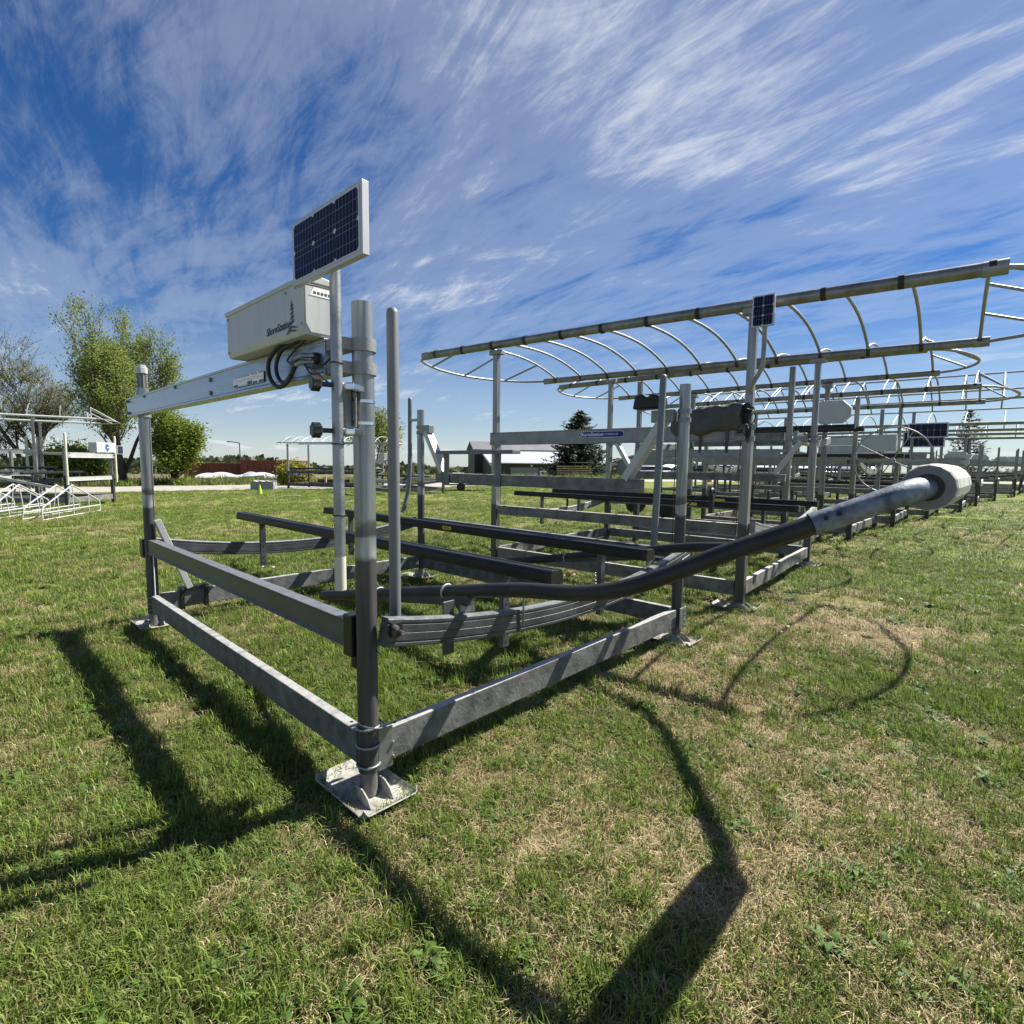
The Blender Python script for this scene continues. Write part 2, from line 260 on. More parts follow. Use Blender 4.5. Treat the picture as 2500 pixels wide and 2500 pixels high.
# ------------------------------------------------------------------ mesh helpers
class MB:
    def __init__(s): s.v = []; s.f = []
    def add(s, vs, fs):
        o = len(s.v); s.v += [tuple(p) for p in vs]; s.f += [tuple(i+o for i in f) for f in fs]; return s
    def box(s, x0, x1, y0, y1, z0, z1):
        vs = [(x, y, z) for z in (z0, z1) for y in (y0, y1) for x in (x0, x1)]
        return s.add(vs, [(0, 2, 3, 1), (4, 5, 7, 6), (0, 1, 5, 4), (2, 6, 7, 3), (0, 4, 6, 2), (1, 3, 7, 5)])
    def sweep(s, prof, path, up=(0, 0, 1), caps=True):
        """closed 2-d profile (side, up) carried along a path"""
        path = [Vector(p) for p in path]; up = Vector(up); n = len(prof); rings = []
        for i, p in enumerate(path):
            t = (path[min(i+1, len(path)-1)] - path[max(i-1, 0)]).normalized()
            sd = t.cross(up).normalized(); u = sd.cross(t).normalized()
            rings.append([p + sd*a + u*b for a, b in prof])
        vs = [q for r in rings for q in r]; fs = []
        for i in range(len(path)-1):
            for j in range(n):
                k = (j+1) % n; fs.append((i*n+j, i*n+k, (i+1)*n+k, (i+1)*n+j))
        if caps: fs += [tuple(range(n-1, -1, -1)), tuple((len(path)-1)*n + j for j in range(n))]
        return s.add(vs, fs)
    def bar(s, p, q, w, h, up=(0, 0, 1)):
        return s.sweep([(-w/2, -h/2), (w/2, -h/2), (w/2, h/2), (-w/2, h/2)], [p, q], up)
    def tube(s, path, r, n=12, caps=True, closed=False):
        path = [Vector(p) for p in path]; m = len(path); rs = r if isinstance(r, (list, tuple)) else [r]*m
        t0 = (path[1]-path[0]).normalized(); ref = Vector((0, 0, 1)) if abs(t0.z) < 0.9 else Vector((1, 0, 0))
        sd = t0.cross(ref).normalized(); rings = []
        for i, p in enumerate(path):
            if closed: t = (path[(i+1) % m]-path[i-1]).normalized()
            else: t = (path[min(i+1, m-1)]-path[max(i-1, 0)]).normalized()
            sd = (sd - t*sd.dot(t)).normalized(); u = t.cross(sd)
            rings.append([p + (sd*math.cos(a)+u*math.sin(a))*rs[i] for a in [2*math.pi*k/n for k in range(n)]])
        vs = [q for g in rings for q in g]; fs = []
        for i in range(m if closed else m-1):
            i2 = (i+1) % m
            for j in range(n):
                k = (j+1) % n; fs.append((i*n+j, i*n+k, i2*n+k, i2*n+j))
        if caps and not closed: fs += [tuple(range(n-1, -1, -1)), tuple((m-1)*n+j for j in range(n))]
        return s.add(vs, fs)
    def lathe(s, p, axis, prof, n=20, cap=True):
        """profile [(distance along axis, radius)] turned about the axis"""
        p = Vector(p); t = Vector(axis).normalized(); e = t.orthogonal().normalized(); g = t.cross(e)
        vs = [p+t*d+(e*math.cos(2*math.pi*k/n)+g*math.sin(2*math.pi*k/n))*r for d, r in prof for k in range(n)]; m = len(prof)
        fs = [(i*n+j, i*n+(j+1) % n, (i+1)*n+(j+1) % n, (i+1)*n+j) for i in range(m-1) for j in range(n)]
        if cap: fs += [tuple(range(n-1, -1, -1)), tuple((m-1)*n+j for j in range(n))]
        return s.add(vs, fs)
    def hollow(s, p, q, r, n=20, wall=0.005, depth=0.15):
        """tube open at its far end"""
        p = Vector(p); q = Vector(q); L = (q-p).length
        return s.lathe(p, q-p, [(0, r), (L, r), (L, r-wall), (L-depth, r-wall)], n)
    def ring(s, c, axis, R, r, n=24, m=8, a0=0, a1=2*math.pi):
        ax = Vector(axis).normalized(); e = ax.orthogonal().normalized(); g = ax.cross(e); c = Vector(c)
        full = abs(a1-a0-2*math.pi) < 1e-6
        k = n if full else n+1
        return s.tube([c+(e*math.cos(a0+(a1-a0)*i/n)+g*math.sin(a0+(a1-a0)*i/n))*R for i in range(k)], r, m, True, full)
    def prism(s, poly, frame, h):
        """polygon in frame=(origin, ex, ey) thickened by h along ex x ey"""
        o, ex, ey = [Vector(t) for t in frame]; nn = ex.cross(ey).normalized(); k = len(poly)
        a = [o+ex*x+ey*y for x, y in poly]; b = [p+nn*h for p in a]
        fs = [tuple(range(k-1, -1, -1)), tuple(range(k, 2*k))] + [(i, (i+1) % k, k+(i+1) % k, k+i) for i in range(k)]
        return s.add(a+b, fs)
    def build(s, name, m, parent=None, bevel=0.0, smooth=None, seg=2):
        me = bpy.data.meshes.new(name); me.from_pydata(s.v, [], s.f); me.validate(); me.update()
        o = bpy.data.objects.new(name, me); COL.objects.link(o); me.materials.append(MAT[m] if isinstance(m, str) else m)
        if parent: o.parent = parent
        if smooth is not None:
            me.shade_smooth(); me.set_sharp_from_angle(angle=math.radians(smooth))
        if bevel:
            bm_ = o.modifiers.new('bevel', 'BEVEL'); bm_.width = bevel; bm_.segments = seg; bm_.limit_method = 'ANGLE'; bm_.angle_limit = math.radians(40)
        return o
def tag(o, label=None, cat=None, group=None, kind=None):
    if label: o['label'] = label
    if cat: o['category'] = cat
    if group: o['group'] = group
    if kind: o['kind'] = kind
    return o
def empty(name, loc=(0, 0, 0), rz=0.0, label=None, cat=None, group=None):
    o = bpy.data.objects.new(name, None); COL.objects.link(o); o.location = loc; o.rotation_euler = (0, 0, rz); o.empty_display_size = 0.2
    return tag(o, label, cat, group)
def copy_tree(o, parent=None):
    c = o.copy(); COL.objects.link(c); c.parent = parent
    for ch in list(o.children): copy_tree(ch, c)
    return c
def lettering(text, size, m, parent, origin, ex, ey, shear=0.0, align='LEFT', bold=0.0, name='lettering', lift=0.0015):
    cu = bpy.data.curves.new('t', 'FONT'); cu.body = text; cu.size = size; cu.shear = shear; cu.align_x = align; cu.offset = bold; cu.extrude = 0.0004; cu.resolution_u = 3
    to = bpy.data.objects.new('t', cu); COL.objects.link(to); dg = bpy.context.evaluated_depsgraph_get()
    me = bpy.data.meshes.new_from_object(to.evaluated_get(dg)); bpy.data.objects.remove(to); bpy.data.curves.remove(cu)
    ex = Vector(ex).normalized(); ey = Vector(ey).normalized(); ez = ex.cross(ey); o0 = Vector(origin)+ez*lift
    me.transform(Matrix(((ex.x, ey.x, ez.x, o0.x), (ex.y, ey.y, ez.y, o0.y), (ex.z, ey.z, ez.z, o0.z), (0, 0, 0, 1))))
    me.materials.clear(); me.materials.append(MAT[m]); me.name = name
    o = bpy.data.objects.new(name, me); COL.objects.link(o); o.parent = parent; return o
def bez(pts, n=8):
    """Catmull-Rom through points"""
    P = [Vector(p) for p in pts]; P = [P[0]*2-P[1]] + P + [P[-1]*2-P[-2]]; out = []
    for i in range(1, len(P)-2):
        for k in range(n):
            t = k/n; a, b, c, d = P[i-1:i+3]
            out.append(0.5*((2*b)+(c-a)*t+(2*a-5*b+4*c-d)*t*t+(3*b-a-3*c+d)*t**3))
    return out+[P[-2]]
# ------------------------------------------------------------------ noise for the lawn
def vnoise(x, y, seed=0):
    xi = np.floor(x).astype(np.int64); yi = np.floor(y).astype(np.int64); fx = x-xi; fy = y-yi
    fx = fx*fx*(3-2*fx); fy = fy*fy*(3-2*fy)
    def h(a, b):
        n = (a*374761393 + b*668265263 + seed*974634777) & 0x7fffffff
        n = ((n ^ (n >> 13))*1274126177) & 0x7fffffff
        return ((n ^ (n >> 16)) & 0xffff)/65535.0
    return (h(xi, yi)*(1-fx)+h(xi+1, yi)*fx)*(1-fy)+(h(xi, yi+1)*(1-fx)+h(xi+1, yi+1)*fx)*fy
def fbm(x, y, seed=0, o=4):
    s = 0; a = 0.5
    for k in range(o): s = s+a*vnoise(x*2**k, y*2**k, seed+k); a *= .5
    return s/0.94
SCRAPES = ((3.75, 5.85, .55, .32, .9), (3.1, 4.75, .50, .22, .92), (3.3, 4.55, .25, .12, .9), (2.75, 5.1, .3, .12, .7), (2.54, 3.04, .07, .10, .95), (2.61, 2.90, .07, .11, .97), (2.69, 2.72, .08, .13, .97),
           (.14, 2.03, .10, .07, .92), (-.16, 2.43, .10, .06, .8), (.70, 1.72, .14, .06, .75), (1.0, 1.95, .10, .05, .7), (-2.02, 2.98, .16, .12, .5), (-1.32, 2.28, .10, .08, .7), (1.5, 3.2, .15, .06, .6))
def dryness(x, y):
    """0 lush, 1 straw"""
    d = 0.29+1.45*(fbm(x*.8, y*.8, 3)-.5)+0.5*(fbm(x*4, y*4, 9)-.5)
    for cx, cy, r, w in ((0.1, 1.6, .8, .26), (1.2, 1.35, .6, .08), (0.15, 2.35, .55, .30), (1.45, 3.0, .55, .26), (-.85, 2.0, .35, .3), (-2.0, 3.0, .18, .5), (2.3, 2.2, .6, .22), (3.6, 4.6, .9, .45), (3.0, 3.9, .5, .3), (1.75, 4.3, .5, .15),
                         (-2.6, 2.6, .9, -.30), (-1.3, 3.6, .9, -.28), (-.9, 1.15, .35, -.25), (4.3, 3.6, 1.2, -.45), (2.6, 3.2, .35, -.2), (3.6, 5.6, .7, -.35), (0.55, 2.9, .5, -.1), (-4, 8, 4, -.15), (6, 6.8, 1.5, -.2)):
        d = d+w*np.exp(-((x-cx)**2+(y-cy)**2)/(r*r))
    for cx, cy, rx, ry, w in SCRAPES: d = d+.6*w*np.exp(-(((x-cx)/rx/1.5)**2+((y-cy)/ry/1.5)**2))
    d = d - .18*np.clip((np.hypot(x, y)-5)/10, 0, 1)
    return np.clip(d, 0, 1)
ROAD = [(-60, 0), (-42, 8.5), (-30, 17), (-22.2, 24.0), (-18.6, 26.2), (-14.2, 29.2), (-4, 35.5), (8, 47), (27, 51.5), (60, 56), (110, 62)]
def road_dist(x, y):
    """signed-ish distance to road centre line: >0 beyond the road"""
    best = np.full(np.shape(x), 1e9); sg = np.ones(np.shape(x))
    for (ax, ay), (bx, by) in zip(ROAD[:-1], ROAD[1:]):
        dx, dy = bx-ax, by-ay; t = np.clip(((x-ax)*dx+(y-ay)*dy)/(dx*dx+dy*dy), 0, 1)
        qx, qy = x-ax-t*dx, y-ay-t*dy; d = np.hypot(qx, qy); c = dx*qy-dy*qx
        m = d < best; best = np.where(m, d, best); sg = np.where(m, np.where(c > 0, 1, -1), sg)
    return best*sg
def ground_z(x, y):
    x = np.asarray(x, float); y = np.asarray(y, float); d = road_dist(x, y)
    r = np.hypot(x, y)
    z = 0.030*(fbm(x*.45, y*.45, 21)-.5)*np.clip((r-.5), 0, 1)
    z = z - 1.5*np.clip((d-6)/26, 0, 1)**1.3 - 0.020*np.clip(d-32, 0, 500)
    return z
def gz(x, y): return float(ground_z(np.array([x]), np.array([y]))[0])

# ground: one sheet, fine near the camera, out to the horizon
def spaced(n, near, far): 
    t = np.linspace(-1, 1, n); k = math.asinh(far/near); return near*np.sinh(t*k)
gx = spaced(241, 1.3, 900); gy = np.concatenate([spaced(241, 1.3, 1500)[95:]+1.5])
X, Y = np.meshgrid(gx, gy); Z = ground_z(X, Y); nx, ny = len(gx), len(gy)
gv = np.stack([X.ravel(), Y.ravel(), Z.ravel()], 1)
idx = np.arange(nx*ny).reshape(ny, nx); gf = np.stack([idx[:-1, :-1], idx[:-1, 1:], idx[1:, 1:], idx[1:, :-1]], -1).reshape(-1, 4)
gm = bpy.data.meshes.new('ground'); gm.from_pydata(gv.tolist(), [], gf.tolist()); gm.shade_smooth()
at_ = gm.attributes.new('dry', 'FLOAT', 'POINT'); at_.data.foreach_set('value', dryness(X, Y).ravel().astype(np.float32))
ground = bpy.data.objects.new('ground', gm); COL.objects.link(ground); tag(ground, kind='structure')
m = bpy.data.materials.new('lawn_soil'); m.use_nodes = True; n = m.node_tree.nodes; l = m.node_tree.links; b = n['Principled BSDF']
b.inputs['Roughness'].default_value = 0.95; b.inputs['Specular IOR Level'].default_value = 0.1
atn = n.new('ShaderNodeAttribute'); atn.attribute_name = 'dry'
geo = n.new('ShaderNodeNewGeometry')
def gnoise(sc, det, st=None):
    q = n.new('ShaderNodeTexNoise'); q.inputs['Scale'].default_value = sc; q.inputs['Detail'].default_value = det; q.inputs['Roughness'].default_value = .7
    if st:
        mp = n.new('ShaderNodeMapping'); mp.inputs['Scale'].default_value = st; l.new(geo.outputs['Position'], mp.inputs[0]); l.new(mp.outputs[0], q.inputs['Vector'])
    else: l.new(geo.outputs['Position'], q.inputs['Vector'])
    return q.outputs['Fac']
def gramp(f, stops):
    r = n.new('ShaderNodeValToRGB'); e = r.color_ramp.elements
    while len(e) < len(stops): e.new(.5)
    for q, (p, c) in zip(e, stops): q.position = p; q.color = (*c, 1)
    l.new(f, r.inputs[0]); return r.outputs[0]
def gmix(f, a, c_):
    q = n.new('ShaderNodeMix'); q.data_type = 'RGBA'
    for i, v in ((0, f), (6, a), (7, c_)):
        if isinstance(v, (int, float)): q.inputs[i].default_value = v
        else: l.new(v, q.inputs[i])
    return q.outputs[2]
green = gramp(gnoise(2.3, 9), [(.30, (.085, .115, .022)), (.5, (.14, .18, .04)), (.70, (.22, .24, .08))])
straw = gramp(gnoise(14, 8), [(.32, (.09, .065, .038)), (.52, (.24, .19, .10)), (.70, (.42, .34, .20))])
thatch = gmix(atn.outputs['Fac'], green, straw)
nearf = n.new('ShaderNodeVectorMath'); nearf.operation = 'LENGTH'; l.new(geo.outputs['Position'], nearf.inputs[0])
nr = n.new('ShaderNodeMapRange'); nr.inputs['From Min'].default_value = 5; nr.inputs['From Max'].default_value = 16; l.new(nearf.outputs['Value'], nr.inputs['Value'])
soil = gramp(gnoise(30, 8), [(.3, (.045, .034, .020)), (.6, (.13, .10, .055)), (.75, (.28, .22, .12))])
nearc = gmix(.45, soil, thatch)
far_ = gmix(gramp(gnoise(.25, 6), [(.4, (0, 0, 0)), (.62, (1, 1, 1))]), thatch, gramp(gnoise(5, 8), [(.3, (.10, .15, .026)), (.7, (.24, .265, .085))]))
lawn = gmix(nr.outputs[0], nearc, far_)
# beyond a few hundred metres: ploughed and green fields
field = gramp(gnoise(.012, 3), [(.42, (.085, .105, .035)), (.50, (.20, .15, .105)), (.60, (.16, .17, .07))])
fr_ = n.new('ShaderNodeMapRange'); fr_.inputs['From Min'].default_value = 110; fr_.inputs['From Max'].default_value = 160; l.new(nearf.outputs['Value'], fr_.inputs['Value'])
l.new(gmix(fr_.outputs[0], lawn, field), b.inputs['Base Color'])
bn = n.new('ShaderNodeBump'); bn.inputs['Strength'].default_value = .5; bn.inputs['Distance'].default_value = .03; l.new(gnoise(22, 8), bn.inputs['Height']); l.new(bn.outputs[0], b.inputs['Normal'])
gm.materials.append(m); MAT['lawn_soil'] = m

# gravel road, laid over the ground
def strip(pts, w, name, mtl, dz=.012, n_=14):
    c = bez([(x, y, 0) for x, y in pts], n_); vs = []; fs = []
    for i, p in enumerate(c):
        t = (c[min(i+1, len(c)-1)]-c[max(i-1, 0)]).normalized(); sd = Vector((t.y, -t.x, 0))
        for k in range(7):
            q = p+sd*((k/6-.5)*w*(1+.05*math.sin(i*1.7+k))); vs.append((q.x, q.y, gz(q.x, q.y)+dz+.02*(1-abs(k/3-1))))
    for i in range(len(c)-1):
        for k in range(6): a = i*7+k; fs.append((a, a+1, a+8, a+7))
    return MB().add(vs, fs).build(name, mtl, smooth=60)
tag(strip(ROAD, 5.4, 'road', 'gravel'), kind='structure')

# ------------------------------------------------------------------ grass (uncountable: instanced tufts)
tufts = bpy.data.collections.new('grass_tufts')
def tuft(name, mtl, blades, h0, h1, lean, width, spread, curl=.5, seed=0):
    r = random.Random(seed); vs = []; fs = []
    for k in range(blades):
        a = r.uniform(0, 6.283); rr = spread*math.sqrt(r.random()); bx, by = rr*math.cos(a), rr*math.sin(a)
        h = r.uniform(h0, h1); d = r.uniform(0, 6.283); le = lean*r.uniform(.3, 1.3); w = width*r.uniform(.7, 1.2)
        dx, dy = math.cos(d), math.sin(d); fx, fy = -dy*w/2, dx*w/2; o = len(vs)
        p1 = (bx+dx*h*le*.35, by+dy*h*le*.35, h*.55*(1-.25*le)); p2 = (bx+dx*h*le*(.8+curl*.3), by+dy*h*le*(.8+curl*.3), h*(1-.45*le*curl)*max(.18, 1-.5*le))
        vs += [(bx-fx, by-fy, -.01), (bx+fx, by+fy, -.01), (p1[0]+fx*.8, p1[1]+fy*.8, p1[2]), (p1[0]-fx*.8, p1[1]-fy*.8, p1[2]), p2]
        fs += [(o, o+1, o+2, o+3), (o+3, o+2, o+4)]
    me = bpy.data.meshes.new(name); me.from_pydata(vs, [], fs); me.materials.append(MAT[mtl]); me.shade_smooth()
    ob = bpy.data.objects.new(name, me); tufts.objects.link(ob); return ob
k = 0
for i in range(4): tuft('a%02d' % k, 'blade_green', 28, .028, .078, .80, .0040, .045, .5, i); k += 1
for i in range(3): tuft('a%02d' % k, 'blade_bright', 26, .035, .095, .70, .0044, .040, .5, 20+i); k += 1
for i in range(3): tuft('a%02d' % k, 'blade_olive', 26, .025, .070, 1.0, .0037, .050, .6, 40+i); k += 1
for i in range(4): tuft('a%02d' % k, 'blade_straw', 26, .025, .078, 1.45, .0031, .055, .9, 60+i); k += 1
KG, KB, KO, KS = (0, 4), (4, 7), (7, 10), (10, 14)
def rosette(name, leaves, L, w, seed):                 # broad-leaved lawn weeds
    r = random.Random(seed); vs = []; fs = []
    for q in range(leaves):
        a = 6.283*q/leaves+r.uniform(-.3, .3); l_ = L*r.uniform(.6, 1.15); c_, s_ = math.cos(a), math.sin(a); ww = w*r.uniform(.7, 1.2); o = len(vs); up = r.uniform(.25, .8)
        for t, k_ in ((0, .25), (.35, .8), (.7, 1.0), (1.0, .15)):
            z_ = l_*up*math.sin(t*2.2)*.7; vs += [(c_*l_*t-s_*ww*k_/2, s_*l_*t+c_*ww*k_/2, z_), (c_*l_*t+s_*ww*k_/2, s_*l_*t-c_*ww*k_/2, z_)]
        fs += [(o+2*i, o+2*i+1, o+2*i+3, o+2*i+2) for i in range(3)]
    me = bpy.data.meshes.new(name); me.from_pydata(vs, [], fs); me.materials.append(MAT['clover']); me.shade_smooth()
    ob = bpy.data.objects.new(name, me); tufts.objects.link(ob)
for i in range(3): rosette('a%02d' % k, 9+3*i, .075-.012*i, .020, 90+i); k += 1
pts = []
for r0, r1, dens, sc in ((.9, 3.2, 800, 1.0), (3.2, 6.0, 400, 1.15), (6.0, 11, 130, 1.55), (11, 20, 48, 2.2), (20, 34, 17, 3.2)):
    ang = math.radians(62); area = ang*(r1*r1-r0*r0); N = int(area*dens)
    rr = np.sqrt(RNG.uniform(r0*r0, r1*r1, N)); th = RNG.uniform(-ang, ang, N); x = rr*np.sin(th); y = rr*np.cos(th)
    keep = road_dist(x, y) < -2.6 - .5*RNG.random(N)
    pts.append(np.stack([x, y, np.full(N, sc)], 1)[keep])
pts = np.concatenate(pts); x, y, sc = pts.T; N = len(x); dry = dryness(x, y); rnd = RNG.random(N)
# bare scrapes
bare = np.zeros(N)
for cx, cy, rx, ry, w in SCRAPES:
    bare = np.maximum(bare, w*np.exp(-(((x-cx)/rx)**2+((y-cy)/ry)**2)))
def on_pad(x, y):
    q = np.zeros(len(x), bool)
    for (u, v) in ((0, 0), (a_P, 0), (0, b_P), (a_P, b_P)):
        dx = x+.624278-(UXY[0]*u+VXY[0]*v); dy = y-2.27166-(UXY[1]*u+VXY[1]*v)
        lu = dx*UXY[0]+dy*UXY[1]; lv = dx*VXY[0]+dy*VXY[1]
        q |= (np.abs(lu-.045) < .195) & (np.abs(lv-.01) < .120)
    return q
a_P, b_P = 3.50384, 2.94221; UXY = (-math.sin(.815873), math.cos(.815873)); VXY = (math.cos(.815873), math.sin(.815873))
keep = (RNG.random(N) > bare) & ~on_pad(x, y); x, y, sc, dry, rnd = x[keep], y[keep], sc[keep], dry[keep], rnd[keep]; N = len(x)
kind = np.where(rnd < dry*.80, 3, np.where(rnd < dry*.80+.22, 2, np.where(rnd > .90-.25*np.clip(.35-dry, 0, 1), 1, 0)))
lo = np.array([KG[0], KB[0], KO[0], KS[0]])[kind]; cnt = np.array([4, 3, 3, 4])[kind]; ti = (lo+np.floor(RNG.random(N)*cnt)).astype(np.int32)
wsel = (RNG.random(N) < .030) & (sc < 2); ti = np.where(wsel, 14+np.floor(RNG.random(N)*3), ti).astype(np.int32)
tall = 0.70+.85*fbm(x*2.3, y*2.3, 31)
hs_ = np.where(kind == 3, .9, 1.0)*tall*RNG.uniform(.75, 1.25, N)
pm_ = bpy.data.meshes.new('grass'); pm_.from_pydata(np.stack([x, y, ground_z(x, y)], 1).tolist(), [], [])
def pattr(nm, ty, arr, key='value'):
    q = pm_.attributes.new(nm, ty, 'POINT'); q.data.foreach_set(key, np.ascontiguousarray(arr).ravel())
pattr('ti', 'INT', ti); pattr('rz', 'FLOAT', RNG.uniform(0, 6.283, N).astype(np.float32))
xs = np.where(sc > 1.5, sc*1.05, sc); pattr('sv', 'FLOAT_VECTOR', np.stack([xs, xs, np.minimum(sc, 1.25)*hs_], 1).astype(np.float32), 'vector')
grass = bpy.data.objects.new('grass', pm_); COL.objects.link(grass); tag(grass, 'short mown lawn grass, green with straw patches, under the lifts', 'grass', kind='stuff')
def instancer(ob, coll):
    ng = bpy.data.node_groups.new('scatter', 'GeometryNodeTree'); ng.interface.new_socket('Geometry', in_out='INPUT', socket_type='NodeSocketGeometry'); ng.interface.new_socket('Geometry', in_out='OUTPUT', socket_type='NodeSocketGeometry')
    q = ng.nodes; lk = ng.links.new; gi = q.new('NodeGroupInput'); go = q.new('NodeGroupOutput'); ip = q.new('GeometryNodeInstanceOnPoints'); ci = q.new('GeometryNodeCollectionInfo')
    ci.inputs['Collection'].default_value = coll; ci.inputs['Separate Children'].default_value = True; ci.inputs['Reset Children'].default_value = True
    def na(nm, ty):
        z = q.new('GeometryNodeInputNamedAttribute'); z.data_type = ty; z.inputs['Name'].default_value = nm; return z.outputs['Attribute']
    cx = q.new('ShaderNodeCombineXYZ'); lk(na('rz', 'FLOAT'), cx.inputs[2])
    e2 = q.new('FunctionNodeEulerToRotation'); lk(cx.outputs[0], e2.inputs[0])
    lk(gi.outputs[0], ip.inputs['Points']); lk(ci.outputs[0], ip.inputs['Instance']); ip.inputs['Pick Instance'].default_value = True
    lk(na('ti', 'INT'), ip.inputs['Instance Index']); lk(e2.outputs[0], ip.inputs['Rotation']); lk(na('sv', 'FLOAT_VECTOR'), ip.inputs['Scale']); lk(ip.outputs[0], go.inputs[0])
    ob.modifiers.new('scatter', 'NODES').node_group = ng
instancer(grass, tufts)

# tall weeds on the bank beyond the road
weeds = bpy.data.collections.new('weed_tufts')
def wtuft(name, mtl, blades, h0, h1, lean, width, spread, seed):
    o = tuft(name, mtl, blades, h0, h1, lean, width, spread, .4, seed); tufts.objects.unlink(o); weeds.objects.link(o)
wtuft('w0', 'weed', 40, .35, .95, .45, .022, .30, 1); wtuft('w1', 'weed', 44, .25, .70, .6, .022, .32, 2); wtuft('w2', 'blade_bright', 40, .2, .55, .6, .025, .30, 3); wtuft('w3', 'leaf_bush', 46, .3, .75, .8, .05, .30, 4)
wx, wy = RNG.uniform(-62, 12, 9000), RNG.uniform(14, 62, 9000); dd = road_dist(wx, wy); kp_ = (dd > 3.1) & (dd < 11) & (RNG.random(9000) < 1.1-.08*dd); wx, wy = wx[kp_], wy[kp_]
wm = bpy.data.meshes.new('tall_weeds'); wm.from_pydata(np.stack([wx, wy, ground_z(wx, wy)], 1).tolist(), [], []); n_ = len(wx); pm_ = wm
pattr('ti', 'INT', RNG.integers(0, 4, n_).astype(np.int32)); pattr('rz', 'FLOAT', RNG.uniform(0, 6.28, n_).astype(np.float32))
s_ = RNG.uniform(.6, 1.25, n_)*(.45+.9*fbm(wx*.25, wy*.25, 5)); pattr('sv', 'FLOAT_VECTOR', np.stack([s_+.35, s_+.35, s_], 1).astype(np.float32), 'vector')
wo = bpy.data.objects.new('tall_weeds', wm); COL.objects.link(wo); tag(wo, 'rough tall weeds on the bank beyond the gravel road', 'weeds', kind='stuff'); instancer(wo, weeds)

# dandelion heads scattered over the lawn
dm = MB()
for k in range(420):
    rr_ = math.sqrt(random.uniform(25, 600)); t_ = random.uniform(-.95, .95); x_, y_ = rr_*math.sin(t_), rr_*math.cos(t_)
    if road_dist(np.array([x_]), np.array([y_]))[0] > -3 or vnoise(np.array([x_*.4]), np.array([y_*.4]), 77)[0] < .55: continue
    s = random.uniform(.010, .018)*(1+rr_*.02); z_ = gz(x_, y_)+random.uniform(.05, .10)
    dm.tube([(x_, y_, z_-.06), (x_, y_, z_)], .003, 4).tube([(x_, y_, z_), (x_, y_, z_+s*.3), (x_, y_, z_+s*.6)], [s*.5, s, s*.5], 6)
mat('dandelion', (.60, .56, .22), .7, 0, 0, 3, col2=(.66, .66, .56))
dmo = dm.build('dandelions', 'dandelion'); tag(dmo, 'small pale and yellow dandelion heads scattered through the lawn', 'dandelions', kind='stuff')
# dead leaves
lm_ = MB()
for k in range(200):
    rr_ = math.sqrt(random.uniform(1.2, 36)); t_ = random.uniform(-.9, .9); x_, y_ = rr_*math.sin(t_), rr_*math.cos(t_); s = random.uniform(.006, .018); z_ = gz(x_, y_)+random.uniform(.02, .045); a_ = random.uniform(0, 6.28)
    c_, d_ = math.cos(a_)*s, math.sin(a_)*s; t1, t2 = random.uniform(-.01, .015), random.uniform(-.01, .015)
    lm_.add([(x_-c_, y_-d_, z_), (x_+d_*.6, y_-c_*.6, z_+t1), (x_+c_, y_+d_, z_+t2), (x_-d_*.6, y_+c_*.6, z_+t1)], [(0, 1, 2), (0, 2, 3)])
tag(lm_.build('dead_leaves', 'leaf_litter'), 'small curled dead leaves lying in the near grass', 'dead leaves', kind='stuff')
# ------------------------------------------------------------------ boat lifts
TH = 0.815873
FP = Vector((-0.624278, 2.27166, 0)); UU = Vector((-math.sin(TH), math.cos(TH), 0)); VV = Vector((math.cos(TH), math.sin(TH), 0))
def W(u, v, z=0.0): return FP + UU*u + VV*v + Vector((0, 0, z))
# every lift is built in its own frame: x across the boat, y along the boat, z up, origin at the first post
BOW_PROF = [(-.024, -.062), (.024, -.062), (.028, -.056), (.028, -.044), (.020, -.042), (.020, -.036), (.028, -.034), (.028, -.002), (.025, 0), (.028, .002),
            (.028, .034), (.020, .036), (.020, .042), (.028, .044), (.028, .056), (.024, .062), (-.024, .062), (-.028, .056), (-.028, .044), (-.020, .042),
            (-.020, .036), (-.028, .034), (-.028, .002), (-.025, 0), (-.028, -.002), (-.028, -.034), (-.020, -.036), (-.020, -.042), (-.028, -.044), (-.028, -.056)]
SIDE_PROF = [(-.042, -.062), (.042, -.062), (.042, -.052), (.030, -.048), (.030, .046), (.034, .052), (.034, .060), (-.034, .060), (-.034, .052), (-.030, .046), (-.030, -.048), (-.042, -.052)]
BUNK_PROF = [(-.046, -.036), (.046, -.036), (.050, -.030), (.050, .010), (.044, .018), (.046, .024), (.038, .034), (.014, .037), (.010, .033), (-.010, .033), (-.014, .037), (-.038, .034), (-.046, .024), (-.044, .018), (-.050, .010), (-.050, -.030)]

